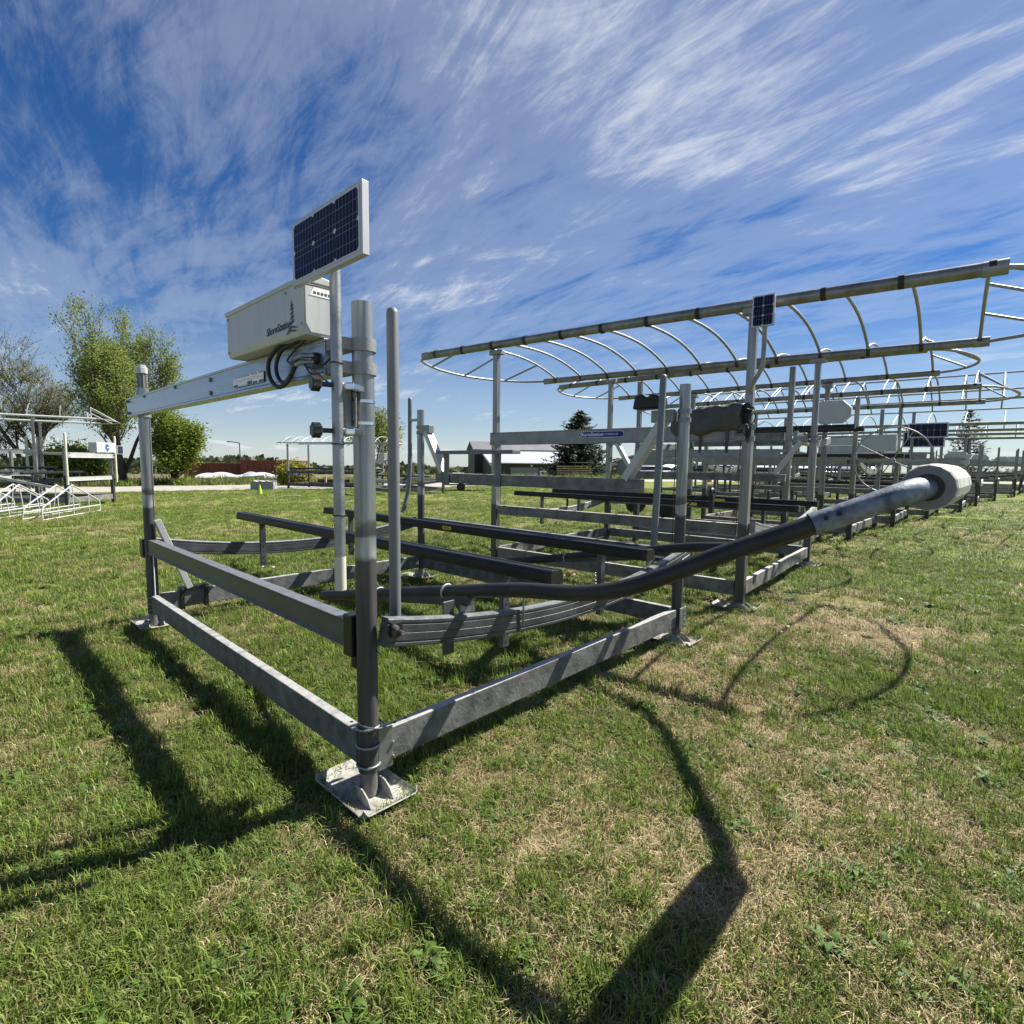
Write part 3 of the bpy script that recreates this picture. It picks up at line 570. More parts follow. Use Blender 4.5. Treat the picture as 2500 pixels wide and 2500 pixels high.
def foot_pad(p, x, y, seed):
    r = random.Random(seed); m = MB(); vs = []; A_ = (-1, -.86, -.80, 0, .80, .86, 1); n = 6; t1, t2 = r.uniform(-.02, .02), r.uniform(-.015, .015)
    for b_ in A_:
        for a_ in A_:
            lip = 0.022*(abs(a_) > .9)+0.030*(abs(b_) > .9); k_ = .93 if abs(a_) > .9 and abs(b_) > .9 else 1
            vs.append((x+0.01+a_*k_*0.140, y+0.045+b_*k_*0.218, 0.020+lip+a_*.14*t1+b_*.2*t2+r.uniform(-.0012, .0012)))
    fs = [(j*(n+1)+i, j*(n+1)+i+1, (j+1)*(n+1)+i+1, (j+1)*(n+1)+i) for j in range(n) for i in range(n)]
    m.add(vs, fs); o = m.build('foot_pad', 'pad_white', p, bevel=.006, seg=2)
    s = o.modifiers.new('thick', 'SOLIDIFY'); s.thickness = 0.005; s.offset = -1
    for sx in (-1, 1):
        pts = [(-.11, 0), (.11, 0), (.085, .035), (.04, .060), (-.04, .060), (-.085, .035)]
        MB().prism(pts, ((x+sx*0.056-0.003, y, 0.022), (0, 1, 0), (0, 0, 1)), 0.006).build('gusset', 'pad_white', o, smooth=30)
    MB().tube([(x-.075, y+.01, .062), (x+.075, y+.01, .062)], .009, 8).build('pin', 'bolt_steel', o, smooth=40)
    return o

def guide_pole(p, path, r=0.027, m='pvc_grey'):
    pts = [Vector(q) for q in path]; t = (pts[-1]-pts[-2]).normalized(); q = pts[-1]; n0 = len(pts)
    rs = [r]*n0
    for k in (1, 2, 3):
        a = k*math.pi/6; pts.append(q+t*r*math.sin(a)); rs.append(max(.002, r*math.cos(a)))
    return MB().tube(pts, rs, 16).build('guide_pole', m, p, smooth=50)

def solar_panel(p, yc, zc, x, w, h, cols, rows, t=0.026):
    """upright panel facing -x"""
    o = MB().box(x, x+t, yc-w/2, yc+w/2, zc-h/2, zc+h/2).build('solar_panel', 'panel_frame', p, bevel=.002)
    g = 0.013*w/0.49
    MB().box(x-.0015, x-.0005, yc-w/2+g, yc+w/2-g, zc-h/2+g, zc+h/2-g).build('backing_sheet', 'panel_backing', o)
    cw = (w-2*g-.012)/cols; ch = (h-2*g-.008)/rows
    for i in range(cols):
        for j in range(rows):
            y0 = yc-w/2+g+.006+i*cw+.0015; z0 = zc-h/2+g+.004+j*ch+.001; y1 = y0+cw-.003; z1 = z0+ch-.002; c = .009
            poly = [(y0+c, z0), (y1-c, z0), (y1, z0+c), (y1, z1-c), (y1-c, z1), (y0+c, z1), (y0, z1-c), (y0, z0+c)]
            MB().prism(poly, ((x-.003, 0, 0), (0, 1, 0), (0, 0, 1)), .001).build('cell', 'solar_cell', o)
    return o

def arch_canopy(p, a, b, z, y0, y1, rise, ribs, strap=True, tube='canopy_tube', rib='rib_tube', r=0.044, rr=0.015, nose=0.55, flat=.75, slope=0.0):
    zf = lambda y: slope*((y-y0)/(y1-y0)-.4)
    def ry(i): return y0+.06+(y1-y0-.31)*i/(ribs-1)
    for x in (0, b):
        m = MB(); m.tube([(x, y0, z+zf(y0)), (x, (y0+y1)/2, z+.012+zf((y0+y1)/2)), (x, y1, z+zf(y1))], r, 14)
        tb = m.build('canopy_rail', tube, p, smooth=50)
        for ye, s in ((y0, -1), (y1, 1)):
            MB().tube([(x, ye-s*.12, z+zf(ye)), (x, ye+s*.035, z+zf(ye))], r*1.08, 14).build('end_collar', 'alu', tb, smooth=50)
        if strap:
            for i in range(ribs):
                y = ry(i)
                MB().tube([(x, y-.022, z+.006+zf(y)), (x, y+.022, z+.006+zf(y))], r*1.09, 14).build('strap', 'rubber', tb, smooth=50)
    for i in range(ribs):
        y = ry(i); pts = []
        for k in range(15):
            t = k/14; pts.append((b*t, y, z+.02+zf(y)+rise*(1-abs(2*t-1)**2.3)))
        MB().tube(pts, rr, 8).build('rib', rib, p, smooth=60)
    for ye, s in ((y0, -1), (y1, 1)):
        pts = []
        for k in range(17):
            t = k/16; pts.append((b*t, ye+s*(nose*math.sin(math.pi*t)**flat), z+zf(ye)-.03*math.sin(math.pi*t)))
        MB().tube(pts, rr*1.1, 8).build('end_bow', rib, p, smooth=60)
        yr = ry(0) if s < 0 else ry(ribs-1)
        for t in (.2, .5, .8):
            q = (b*t, ye+s*(nose*math.sin(math.pi*t)**flat), z+zf(ye)-.03*math.sin(math.pi*t)); w = (b*t, yr, z+.02+zf(yr)+rise*(1-abs(2*t-1)**2.3))
            MB().tube([q, w], rr*.85, 6).build('strut', rib, p, smooth=60)

def gable_canopy(p, b, z, y0, y1, rise, n):
    xs = [0, b*.12, b*.5, b*.88, b]; zs = [0, .22, rise, .22, 0]
    for x, dz in zip(xs, zs):
        MB().tube([(x, y0, z+dz), (x, y1, z+dz)], .02, 8).build('purlin', 'rib_tube', p, smooth=60)
    for i in range(n):
        y = y0+(y1-y0)*i/(n-1)
        MB().tube([(x, y, z+dz) for x, dz in zip(xs, zs)], .018, 8).build('rafter', 'rib_tube', p, smooth=60)

def build_lift(label, group, u0, v0, d, a, b, post='round', hts=(2.14,)*4, zc=.80, sag=.15, beam_m='beam_bright', rail_m='rail_weathered', pm='post_round',
               top=True, drop=True, bunks=True, pads=True, fine=True, bow_m='extrusion', side_m='side_beam_grey', bunk_out=(-.3, .45), ztop=(1.85, 2.0), pole_m='pvc_grey', shelf=False, zfront=None, loc=None, rz=None):
    loc = loc if loc is not None else W(u0, v0, 0); rz = rz if rz is not None else TH-d
    p = empty('boat_lift', loc, rz, label, 'boat lift', group)
    R = .0445; cor = [(0, 0), (0, a), (b, 0), (b, a)]
    for k, ((x, y), h) in enumerate(zip(cor, hts)):
        if post == 'round': MB().hollow((x, y, .135 if fine else .025), (x, y, h), R, 24 if fine else 12).build('post', pm, p, smooth=40); fine and MB().tube([(x, y, .025), (x, y, .15)], .038, 20).build('inner_leg', 'alu_stained', p, smooth=40)
        else:
            MB().bar((x, y, .025), (x, y, h*.62), .092, .092, (0, 1, 0)).build('post', pm, p, bevel=.006)
            MB().bar((x, y, h*.62-.01), (x, y, h), .076, .076, (0, 1, 0)).build('post_extension', pm, p, bevel=.006)
        if pads: foot_pad(p, x, y, len(label)*7+k)
    e = R+.012
    for (p0, p1) in (((0, e), (0, a-e)), ((b, e), (b, a-e)), ((e, 0), (b-e, 0)), ((e, a), (b-e, a))):
        q0 = Vector((*p0, .225)); q1 = Vector((*p1, .225))
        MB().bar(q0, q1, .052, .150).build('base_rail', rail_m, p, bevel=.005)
    zs = zc-.062
    for x in (0, b):
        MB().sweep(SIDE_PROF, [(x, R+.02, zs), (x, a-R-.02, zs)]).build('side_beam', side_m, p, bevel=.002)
    def zb(t, z0): return z0-.062 - sag*(1-(2*t-1)**2)
    for y, z0 in ((-R-.035, zfront or zc+.025), (a+R+.035, zc)):
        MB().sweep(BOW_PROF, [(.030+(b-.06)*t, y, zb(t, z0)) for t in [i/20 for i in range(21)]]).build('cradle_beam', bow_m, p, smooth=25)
    if bunks:
        for x in (b*.317, b*.648):
            bk = MB().sweep(BUNK_PROF, [(x, bunk_out[0], zc+.112), (x, a+bunk_out[1], zc+.112)]).build('bunk', 'black_vinyl', p, smooth=35)
            for ye, s in ((bunk_out[0], -1), (a+bunk_out[1], 1)):
                MB().sweep([(q*1.04, w*1.05) for q, w in BUNK_PROF], [(x, ye-s*.03, zc+.112), (x, ye+s*.006, zc+.112)]).build('end_cap', 'black_plastic', bk, bevel=.002)
            for y in (R+.03, a-R-.03):
                zz = zb(x/b, zc)
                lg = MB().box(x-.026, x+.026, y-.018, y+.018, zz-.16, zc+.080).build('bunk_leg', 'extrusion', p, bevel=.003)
                if fine:
                    for h in range(5):
                        MB().tube([(x, y-.0195, zz-.13+h*.055), (x, y+.0195, zz-.13+h*.055)], .006, 8).build('peg_hole', 'black_plastic', lg)
    if top:
        z0, z1 = ztop; x0 = -R-.050
        prof = [(-.036, z0), (.036, z0), (.036, z0+.012), (.030, z0+.016), (.030, z1-.016), (.036, z1-.012), (.036, z1), (-.036, z1), (-.036, z1-.012), (-.032, z1-.016), (-.032, z0+.016), (-.036, z0+.012)]
        tb = MB().sweep([(q, w-z0) for q, w in prof], [(x0+.011, .10, z0), (x0+.011, a+.012, z0)]).build('top_beam', beam_m, p, bevel=.0015)
        for zz in (z1-.028, z0+.028):
            for yy in (0, a):
                MB().tube([(0, yy, zz-.025), (0, yy, zz+.025)], R+.010 if post == 'round' else R+.022, 20).build('collar', 'cast_zinc', p, smooth=40)
                MB().box(x0-.016, -.02, yy-.012 if yy else -.005, yy+.012 if yy else .13, zz-.024, zz+.024).build('clamp_plate', 'cast_zinc', p, bevel=.003)
            for yy in (a-.02, a-.05):
                MB().tube([(x0-.040, yy, zz), (x0-.018, yy, zz)], .011, 6).build('bolt', 'bolt_steel', p)
        for yy in (0.02, a-.02):
            MB().tube([(.02, yy+.055*(1 if yy < 1 else -1), z0), (.02, yy+.055*(1 if yy < 1 else -1), zc-.02)], .004, 6).build('lift_cable', 'steel_cable', p)
    if drop:
        zd = 1.31; xd = b-.035
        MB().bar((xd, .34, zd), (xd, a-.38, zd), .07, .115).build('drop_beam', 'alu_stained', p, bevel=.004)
        MB().bar((xd, .50, zd+.058), (xd, .155, 1.865), .068, .10, (1, 0, 0)).build('drop_arm', 'alu_white', p, bevel=.004)
        MB().bar((xd, a-.50, zd+.058), (xd, a-.185, 1.865), .068, .10, (1, 0, 0)).build('drop_arm', 'alu_white', p, bevel=.004)
        for yy, s in ((0, 1), (a, -1)):
            MB().box(xd-.04, xd+.04, yy+s*.06 if s > 0 else yy-.26, yy+.26 if s > 0 else yy-.06, 1.845, 1.945).build('arm_bracket', 'alu', p, bevel=.004)
            for zz in (1.93, 1.86):
                MB().tube([(b, yy, zz-.018), (b, yy, zz+.018)], R+.009 if post == 'round' else R+.022, 20).build('collar', 'cast_zinc', p, smooth=40)
    if shelf:
        for y in (a-.60, a-1.45):
            MB().box(xd-.050, xd-.038, y-.045, y+.045, zd-.07, zd+.28).build('shelf_bracket', 'galvanized_dull', p, bevel=.002)
        MB().box(xd-.11, xd+.02, a-1.72, a-.48, zd+.28, zd+.32).build('shelf_bar', 'galvanized_dull', p, bevel=.004)
    return p

# ---------------------------------------------------------------- the near lift
a1, b1 = 3.50384, 2.94221
L1 = build_lift('galvanized boat lift with black curved bow pipes ending in a white foam roller', 'boat lifts', 0, 0, 0, a1, b1,
                hts=(2.145, 2.10, 2.145, 2.145), zc=.80, zfront=.835, shelf=True)
# fluted inner tube and cap above the far post of the long side
fl = [((.036+(.004 if k % 2 else -.004))*math.cos(k*math.pi/10), (.036+(.004 if k % 2 else -.004))*math.sin(k*math.pi/10)) for k in range(20)]
MB().sweep(fl, [(0, a1, 2.09), (0, a1, 2.225)], (0, 1, 0)).build('inner_tube', 'galvanized_dull', L1)
cp = [(.045*math.cos(k*math.pi/4+.39), .045*math.sin(k*math.pi/4+.39)) for k in range(8)]
MB().sweep(cp, [(0, a1, 2.22), (0, a1, 2.275)], (0, 1, 0)).sweep([(q*.8, w*.8) for q, w in cp], [(0, a1, 2.275), (0, a1, 2.29)], (0, 1, 0)).build('post_cap', 'box_lid', L1, bevel=.006)
# u-bolts and gusset plates at the near post
for zz in (.335, .255, .165):
    MB().ring((0, 0, zz), (.05*0, .10 if zz > .3 else .0, 1), .050, .0055, 24, 8).build('u_bolt', 'galvanized', L1, smooth=60)
MB().ring((0.01, -.01, .350), (.25, -.1, 1), .058, .004, 24, 6).build('u_bolt', 'galvanized', L1, smooth=60)
MB().box(.030, .105, -.034, -.0275, .125, .315).build('corner_plate', 'galvanized', L1, bevel=.002)
for zz in (.235, .17): MB().tube([(.108, -.046, zz), (.108, -.02, zz)], .008, 8).build('bolt', 'chrome', L1, smooth=40)
MB().box(b1-.055, b1+.058, -.058, -.050, .14, .315).build('corner_plate', 'galvanized', L1, bevel=.002)
for zz in (.16, .20, .25, .29): MB().tube([(b1+.02, -.068, zz), (b1+.02, -.05, zz)], .008, 6).build('bolt', 'bolt_steel', L1)
for yy in (.08, .15): MB().tube([(0.006, yy, .2995), (.006, yy, .3015)], .008, 8).build('rail_hole', 'black_plastic', L1)
for xx in (.14, .20): MB().tube([(xx, 0.004, .2995), (xx, .004, .3015)], .009, 8).build('rail_hole', 'black_plastic', L1)
for k in range(3): MB().ring((0, a1, .17+k*.055), (0, 0, 1), .049, .004, 20, 6).build('u_bolt', 'bolt_steel', L1, smooth=60)
# clamp cluster and raking brace at the far left corner
for xx in (.22, .42): MB().box(xx-.018, xx+.018, a1-.036, a1+.036, .13, .325).build('rail_clamp', 'black_plastic', L1, bevel=.004)
MB().box(.20, .44, a1-.045, a1+.045, .305, .335).build('clamp_plate', 'black_plastic', L1, bevel=.003)
for xx in (.22, .42): MB().tube([(xx, a1-.052, .32), (xx, a1-.034, .32)], .013, 8).build('bolt', 'galvanized', L1)
MB().bar((.035, a1-.085, .97), (.265, a1-.085, .335), .05, .062, (0, 1, 0)).build('raking_brace', 'alu_white', L1, bevel=.004)
MB().box(-.055, .02, a1+.03, a1+.125, .63, .79).build('cradle_bracket', 'black_plastic', L1, bevel=.004)
MB().box(-.050, .046, .046, .115, .645, .83).build('cradle_bracket', 'black_plastic', L1, bevel=.006)
MB().box(-.030, .030, .046, .085, .59, .65).build('cradle_bracket', 'black_plastic', L1, bevel=.004)
MB().box(.045, .10, -.125, -.108, .75, .815).build('cradle_bolt_plate', 'black_plastic', L1, bevel=.004)
for dx, dz in ((.055, .80), (.085, .77)): MB().tube([(dx, -.15, dz), (dx, -.10, dz)], .010, 8).build('bolt', 'bolt_steel', L1)
# raised extras on the cradle: drop tabs, u-clamp
for xx, w in ((.42, .07), (1.30, .045)):
    MB().box(xx-w/2, xx+w/2, -.050, -.040, .565, .83).build('bracket_tab', 'rail_dark', L1, bevel=.004)
MB().tube([(.885, -.075, .80), (.885, -.118, .80), (.885, -.118, .62), (.885, -.075, .62)], .006, 8).build('u_clamp', 'galvanized', L1, smooth=60)
# guide poles
guide_pole(L1, [(.205, .085, .77), (.203, .084, 1.5), (.200, .080, 2.16)])
guide_pole(L1, [(2.60, .05, .80), (2.63, .05, 1.4), (2.665, .05, 2.17)])
gp3 = guide_pole(L1, bez([(2.80, 3.70, .85), (2.86, 3.71, 1.0), (2.90, 3.70, 1.2), (2.91, 3.69, 1.6), (2.91, 3.68, 2.28)], 5))
MB().bar((2.915, 3.50, 2.02), (2.91, 3.70, 2.02), .04, .03).build('pole_clamp', 'bolt_steel', L1, bevel=.003)
for x, y in ((.205, .085), (2.60, .05)):
    MB().box(x-.04, x+.04, y-.075, y+.03, .755, .775).build('pole_foot', 'black_plastic', L1, bevel=.003)
# bow stop: two curved pipes, zinc sleeves, foam roller
near = [(.55, 1.45, .565), (.55, .12, .825), (.55, -.35, .915), (.60, -.85, .99), (.775, -1.28, 1.195), (.95, -1.62, 1.355), (1.04, -1.74, 1.415), (1.16, -1.785, 1.43)]
far = [(b1-x, y, z) for x, y, z in near]
for path in (near, far):
    c = bez(path, 9); k = int(len(c)*0.65)
    MB().tube(c[:k+2], .0345, 18).build('bow_pipe', 'black_pipe', L1, smooth=60)
    sl = MB().tube(c[k:], .0405, 20).build('pipe_sleeve', 'sleeve_blue_grey', L1, smooth=60)
    for q in (c[k+1], c[k+2]):
        MB().tube([q+Vector((-.041, -.012, .012)), q+Vector((-.036, -.010, .010))], .008, 8).build('sleeve_hole', 'black_plastic', sl)
xm = b1/2; ro = MB(); prof = [(-.35, .044), (-.352, .064), (-.347, .077), (-.335, .082), (-.1, .084), (.1, .0835), (.335, .082), (.347, .077), (.352, .064), (.35, .044)]
ro.lathe((xm, -1.785, 1.43), (1, 0, 0), prof, 16).build('foam_roller', 'foam_roller', L1, bevel=.004)
for s in (-1, 1): MB().lathe((xm, -1.785, 1.43), (s, 0, 0), [(.350, .0785), (.3550, .0770)], 16).build('roller_face', 'foam_face_shaded', L1); MB().lathe((xm, -1.785, 1.43), (s, 0, 0), [(.3548, .0475), (.3562, .0470)], 24).build('roller_bore', 'rubber', L1)
for path in (near, far):
    x = path[0][0]
    MB().ring((x, .12, .825), (0, 1, 0), .039, .005, 24, 8).build('pipe_strap', 'alu_white', L1, smooth=60)
    MB().ring((x, .75, .70), (0, 1, 0), .039, .005, 24, 8).build('pipe_strap', 'alu_white', L1, smooth=60)
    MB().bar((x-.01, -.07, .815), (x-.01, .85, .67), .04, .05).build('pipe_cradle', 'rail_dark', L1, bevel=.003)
    MB().prism([(-.05, 0), (.05, 0), (.045, .05), (.015, .035), (-.015, .035), (-.045, .05)], ((x, -.03, .745), (1, 0, 0), (0, 0, 1)), .012).build('saddle', 'galvanized_dull', L1)
# clevis links hanging under the far pipe
for k in range(4): MB().ring((b1-.55+.004*k, .45, .60-.032*k), (1 if k % 2 else .1, .1 if k % 2 else 1, 0), .013, .003, 12, 6).build('chain_link', 'bolt_steel', L1, smooth=60)
# power unit on the top beam
pu = MB(); prf = [(-.200, 2.030), (-.190, 2.004), (-.068, 2.004), (-.052, 2.02), (-.052, 2.215), (-.200, 2.215)]
pu.prism([(x, z) for x, z in prf], ((0, .935, 0), (1, 0, 0), (0, 0, 1)), .825)
PU = pu.build('power_unit', 'box_white', L1, bevel=.006)
ld = MB().prism([(-.206, 2.208), (-.046, 2.208), (-.046, 2.228), (-.12, 2.240), (-.206, 2.228)], ((0, .943, 0), (1, 0, 0), (0, 0, 1)), .841).build('box_lid', 'box_lid', PU, bevel=.004)
MB().prism([(-.192, 2.05), (-.17, 2.014), (-.075, 2.014), (-.06, 2.03), (-.06, 2.20), (-.192, 2.20)], ((0, .110, 0), (1, 0, 0), (0, 0, 1)), .004).build('end_panel', 'box_white', PU, bevel=.002)
for y, z in ((.26, 2.19), (.17, 2.195), (.125, 2.045), (.915, 2.19), (.915, 2.03)):
    MB().tube([(-.204, y, z), (-.199, y, z)], .006, 10).build('rivet', 'bolt_steel', PU)
for y in (.87, .32): MB().prism([(-.02, -.04), (.02, -.04), (.02, .03), (-.02, .03)], ((-.110, y, 1.975), (0, -1, 0), (0, 0, 1)), .004).build('box_tab', 'box_white', PU, bevel=.004)
lettering('ShoreStation', .046, 'print_dark', PU, (-.2005, .460, 2.043), (0, -1, .02), (0, 0, 1), shear=.25, bold=.0004)
LH = MB(); fr = ((-.2018, .205, 2.050), (0, -1, 0), (0, 0, 1))
for k in range(3):
    z0 = .004+k*.018; LH.prism([(-.015+.0016*k, z0), (.015-.0016*k, z0+.011), (.0138-.0016*k, z0+.022), (-.0138+.0016*k, z0+.011)], fr, .0006)
LH.prism([(-.015, .063), (.015, .063), (.015, .068), (-.015, .068)], fr, .0006).prism([(-.008, .068), (.008, .068), (.008, .080), (-.008, .080)], fr, .0006)
LH.prism([(-.012, .080), (.012, .080), (0, .092)], fr, .0006).prism([(-.0016, .090), (.0016, .090), (.0016, .102), (-.0016, .102)], fr, .0006)
for o_, x0_ in ((0, -.050), (-.013, -.060)):
    w_ = [(x0_+.013*i, -.020+o_+.016*math.sin(min(1, i/5)*1.9)-.0012*i) for i in range(9)]
    LH.prism([(x, z) for x, z in w_]+[(x, z+.0075*math.sin(i/8*math.pi)+.0008) for i, (x, z) in reversed(list(enumerate(w_)))], fr, .0006)
LH.build('lighthouse_logo', 'print_dark', PU)
MB().prism([(-.055, 0), (.055, 0), (.035, .035), (-.035, .035)], ((-.12, .1055, 2.160), (1, 0, 0), (0, 0, 1)), .001).build('end_decal', 'print_white', PU)
for k in range(5): MB().box(-.158+.016*k, -.147+.016*k, .1040, .1050, 2.168, 2.178).build('decal_block', 'print_dark', PU)
# warning decal and slots on the beam face (x = -.1)
XB = -.1215
dc = MB().box(XB-.0008, XB, .70, 1.09, 1.880, 1.934).build('warning_decal', 'print_white', L1)
for y0, y1, z0, z1, mm in ((.70, .76, 1.926, 1.934, 'print_orange'), (.78, .85, 1.926, 1.934, 'print_orange'), (.87, 1.08, 1.926, 1.933, 'print_grey'), (.70, .755, 1.881, 1.893, 'print_navy'), (.775, .83, 1.881, 1.892, 'print_navy'),
                       (.84, .90, 1.881, 1.900, 'print_navy'), (.91, 1.02, 1.881, 1.886, 'print_grey'), (1.03, 1.085, 1.881, 1.893, 'print_navy')):
    MB().box(XB-.0014, XB-.0009, y0, y1, z0, z1).build('decal_block', mm, dc)
for k in range(9): MB().box(XB-.0014, XB-.0009, .715+.041*k, .745+.041*k, 1.906+.004*(k % 3), 1.909+.004*(k % 3)).build('decal_block', 'print_grey', dc)
for y, z, r in ((1.465, 1.962, .013), (1.468, 1.886, .013), (2.15, 1.976, .010), (2.95, 1.976, .010)):
    MB().tube([(XB-.003, y, z), (XB+.004, y, z)], r, 12).build('beam_bolt', 'bolt_steel', L1, smooth=30)
# hoses, fittings and wires
fp = MB().tube([(XB-.008, .17, 1.925), (XB+.01, .17, 1.925)], .026, 16).build('hose_flange', 'black_plastic', L1, smooth=30)
for dz in (.012, -.014):
    MB().tube([(XB-.005, .17, 1.925+dz), (XB-.045, .20, 1.922+dz), (XB-.05, .245, 1.915+dz)], [.010, .012, .009], 10).build('hose_fitting', 'galvanized', L1, smooth=40)
MB().tube(bez([(-.15, .24, 2.01), (-.165, .38, 2.01), (-.17, .51, 1.955), (-.17, .515, 1.88), (-.17, .43, 1.825), (-.17, .33, 1.84), (-.168, .265, 1.895), (-.165, .245, 1.925)], 6), .0095, 10).build('hydraulic_hose', 'rubber', L1, smooth=60)
MB().tube(bez([(-.14, .27, 2.01), (-.155, .40, 1.99), (-.158, .462, 1.94), (-.158, .465, 1.89), (-.158, .42, 1.848), (-.158, .36, 1.85), (-.16, .28, 1.895), (-.165, .245, 1.903)], 6), .0085, 10).build('hydraulic_hose', 'rubber', L1, smooth=60)
MB().tube(bez([(-.14, .20, 2.01), (-.15, .30, 1.97), (-.155, .36, 1.935), (-.155, .30, 1.915), (-.155, .20, 1.905)], 6), .004, 8).build('wire', 'rubber', L1, smooth=60)
MB().tube([(-.157, .31, 1.916), (-.157, .255, 1.908)], .009, 8).build('wire_plug', 'black_plastic', L1, smooth=40)
MB().tube(bez([(-.155, .22, 1.905), (-.16, .13, 1.875), (-.165, .03, 1.875), (-.16, -.05, 1.905)], 7), .0045, 8).build('wire', 'rubber', L1, smooth=60)
MB().tube(bez([(-.155, .20, 1.90), (-.165, .13, 1.855), (-.175, .04, 1.84), (-.185, -.05, 1.80)], 7), .0035, 8).build('wire', 'rubber', L1, smooth=60)
# solar panel on its clamp pole
PXY = (-.155, -.065)
MB().tube([(*PXY, 1.005), (*PXY, 2.34)], .0215, 18).build('panel_pole', 'galvanized', L1, smooth=50)
MB().tube([(*PXY, .985), (*PXY, 1.12)], .0225, 18).build('pole_end_sleeve', 'pvc_ivory', L1, smooth=50)
for zz in (1.875, 1.565, 1.285): MB().ring((*PXY, zz), (0, 0, 1), .0235, .003, 20, 6).build('cable_tie', 'rubber', L1, smooth=60)
for zz in (1.79, 1.615):
    MB().bar((PXY[0]+.03, PXY[1]-.02, zz), (-.035, -.02, zz), .055, .028).build('pole_clamp', 'chrome', L1, bevel=.005)
    MB().bar((PXY[0]-.075, PXY[1]+.01, zz), (PXY[0]-.02, PXY[1]+.004, zz), .018, .018).build('knob_stem', 'black_plastic', L1, bevel=.003)
    kp = [((.031 if k % 2 else .025)*math.cos(k*math.pi/6), (.031 if k % 2 else .025)*math.sin(k*math.pi/6)) for k in range(12)]
    MB().sweep(kp, [(PXY[0]-.100, PXY[1]+.015, zz), (PXY[0]-.066, PXY[1]+.010, zz)]).build('clamp_knob', 'black_plastic', L1, bevel=.004)
MB().box(-.072, -.060, -.052, .012, 1.635, 1.778).build('bracket_plate', 'galvanized_dull', L1, bevel=.006)
MB().box(-.100, -.072, -.03, .01, 1.60, 1.80).build('bracket_channel', 'galvanized_dull', L1, bevel=.003)
for zz in (1.745, 1.655):
    MB().tube([(0, 0, zz-.006), (0, 0, zz+.006)], .0465, 24).build('band_clamp', 'chrome', L1, smooth=40)
    MB().box(-.074, -.0715, -.046, -.036, zz-.008, zz+.008).build('slot', 'black_plastic', L1)
SP = solar_panel(L1, -.195, 2.272, -.265, .49, .228, 3, 2)
MB().bar((-.235, -.16, 2.30), (PXY[0], PXY[1], 2.30), .04, .03).build('panel_bracket', 'galvanized', L1, bevel=.003)
MB().tube([(-.235, .02, 2.17), (-.19, .0, 2.165), (-.16, -.045, 2.15)], .004, 8).build('panel_stay', 'galvanized', L1, smooth=50)
# yellow stickers on the far bunk
for x in (b1*.648,):
    MB().box(x-.0525, x-.0508, 1.63, 1.75, .895, .925).build('bunk_sticker', 'sticker_yellow', L1)
    for k in range(5): MB().box(x-.0533, x-.0527, 1.655+.016*k, 1.666+.016*k, .904, .917).build('sticker_print', 'print_dark', L1)
# black motor lump on the bracket of the right post
mo = [(-.13, 0), (-.11, .10), (-.04, .12), (0, .09), (.05, .125), (.11, .11), (.13, 0)]
MB().prism(mo, ((b1-.09, .22, 1.946), (0, 1, 0), (0, 0, 1)), -.14).build('covered_winch', 'black_vinyl', L1, bevel=.015, smooth=40, seg=3)
for y in (.055, a1-.055):
    MB().tube([(b1-.02, y, 1.85), (b1-.02, y, .75)], .004, 6).build('lift_cable', 'steel_cable', L1)
MB().tube([(-.0, a1-.07, .30), (.0, a1-.07, .70)], .005, 6).build('rope', 'rope_white', L1)

# ---------------------------------------------------------------- second lift: arched canopy, name plate
a2, b2 = 3.38243, 3.2035
L2 = build_lift('aluminium boat lift with tall bare arched canopy and blue name plate on its beam', 'boat lifts', .00806, 4.38445, -.064914, a2, b2, post='square', hts=(3.03,)*4, zc=.90,
                beam_m='alu', rail_m='alu_stained', pm='post_square', bow_m='alu', side_m='alu_stained', ztop=(1.74, 1.91), zfront=.93)
arch_canopy(L2, a2, b2, 3.085, -1.82, 4.86, .27, 12, r=.056, rr=.019, nose=.74, flat=.5, slope=.09)
for x in (0, b2):
    for y in (0, a2): MB().box(x-.055, x+.055, y-.10, y+.10, 2.985, 3.045).build('saddle_bracket', 'alu', L2, bevel=.008)
xn = -.1225
pl = []
for cx_, a0 in ((.27, -90), (-.27, 90)):
    for k in range(9):
        t = math.radians(a0+k*22.5); pl.append((cx_+.032*math.cos(t), .032*math.sin(t)))
MB().prism([(q*1.02, w*1.16) for q, w in pl], ((xn+.0005, 1.63, 1.845), (0, -1, 0), (0, 0, 1)), .002).build('name_plate_rim', 'print_white', L2)
NP = MB().prism(pl, ((xn-.0020, 1.63, 1.845), (0, -1, 0), (0, 0, 1)), .002).build('name_plate', 'plate_blue', L2)
lettering('ShoreStation', .062, 'print_white', NP, (xn-.004, 1.92, 1.826), (0, -1, 0), (0, 0, 1), shear=.25, bold=.001)
lettering('| HYDRAULIC', .034, 'print_white', NP, (xn-.004, 1.60, 1.833), (0, -1, 0), (0, 0, 1), shear=.2)
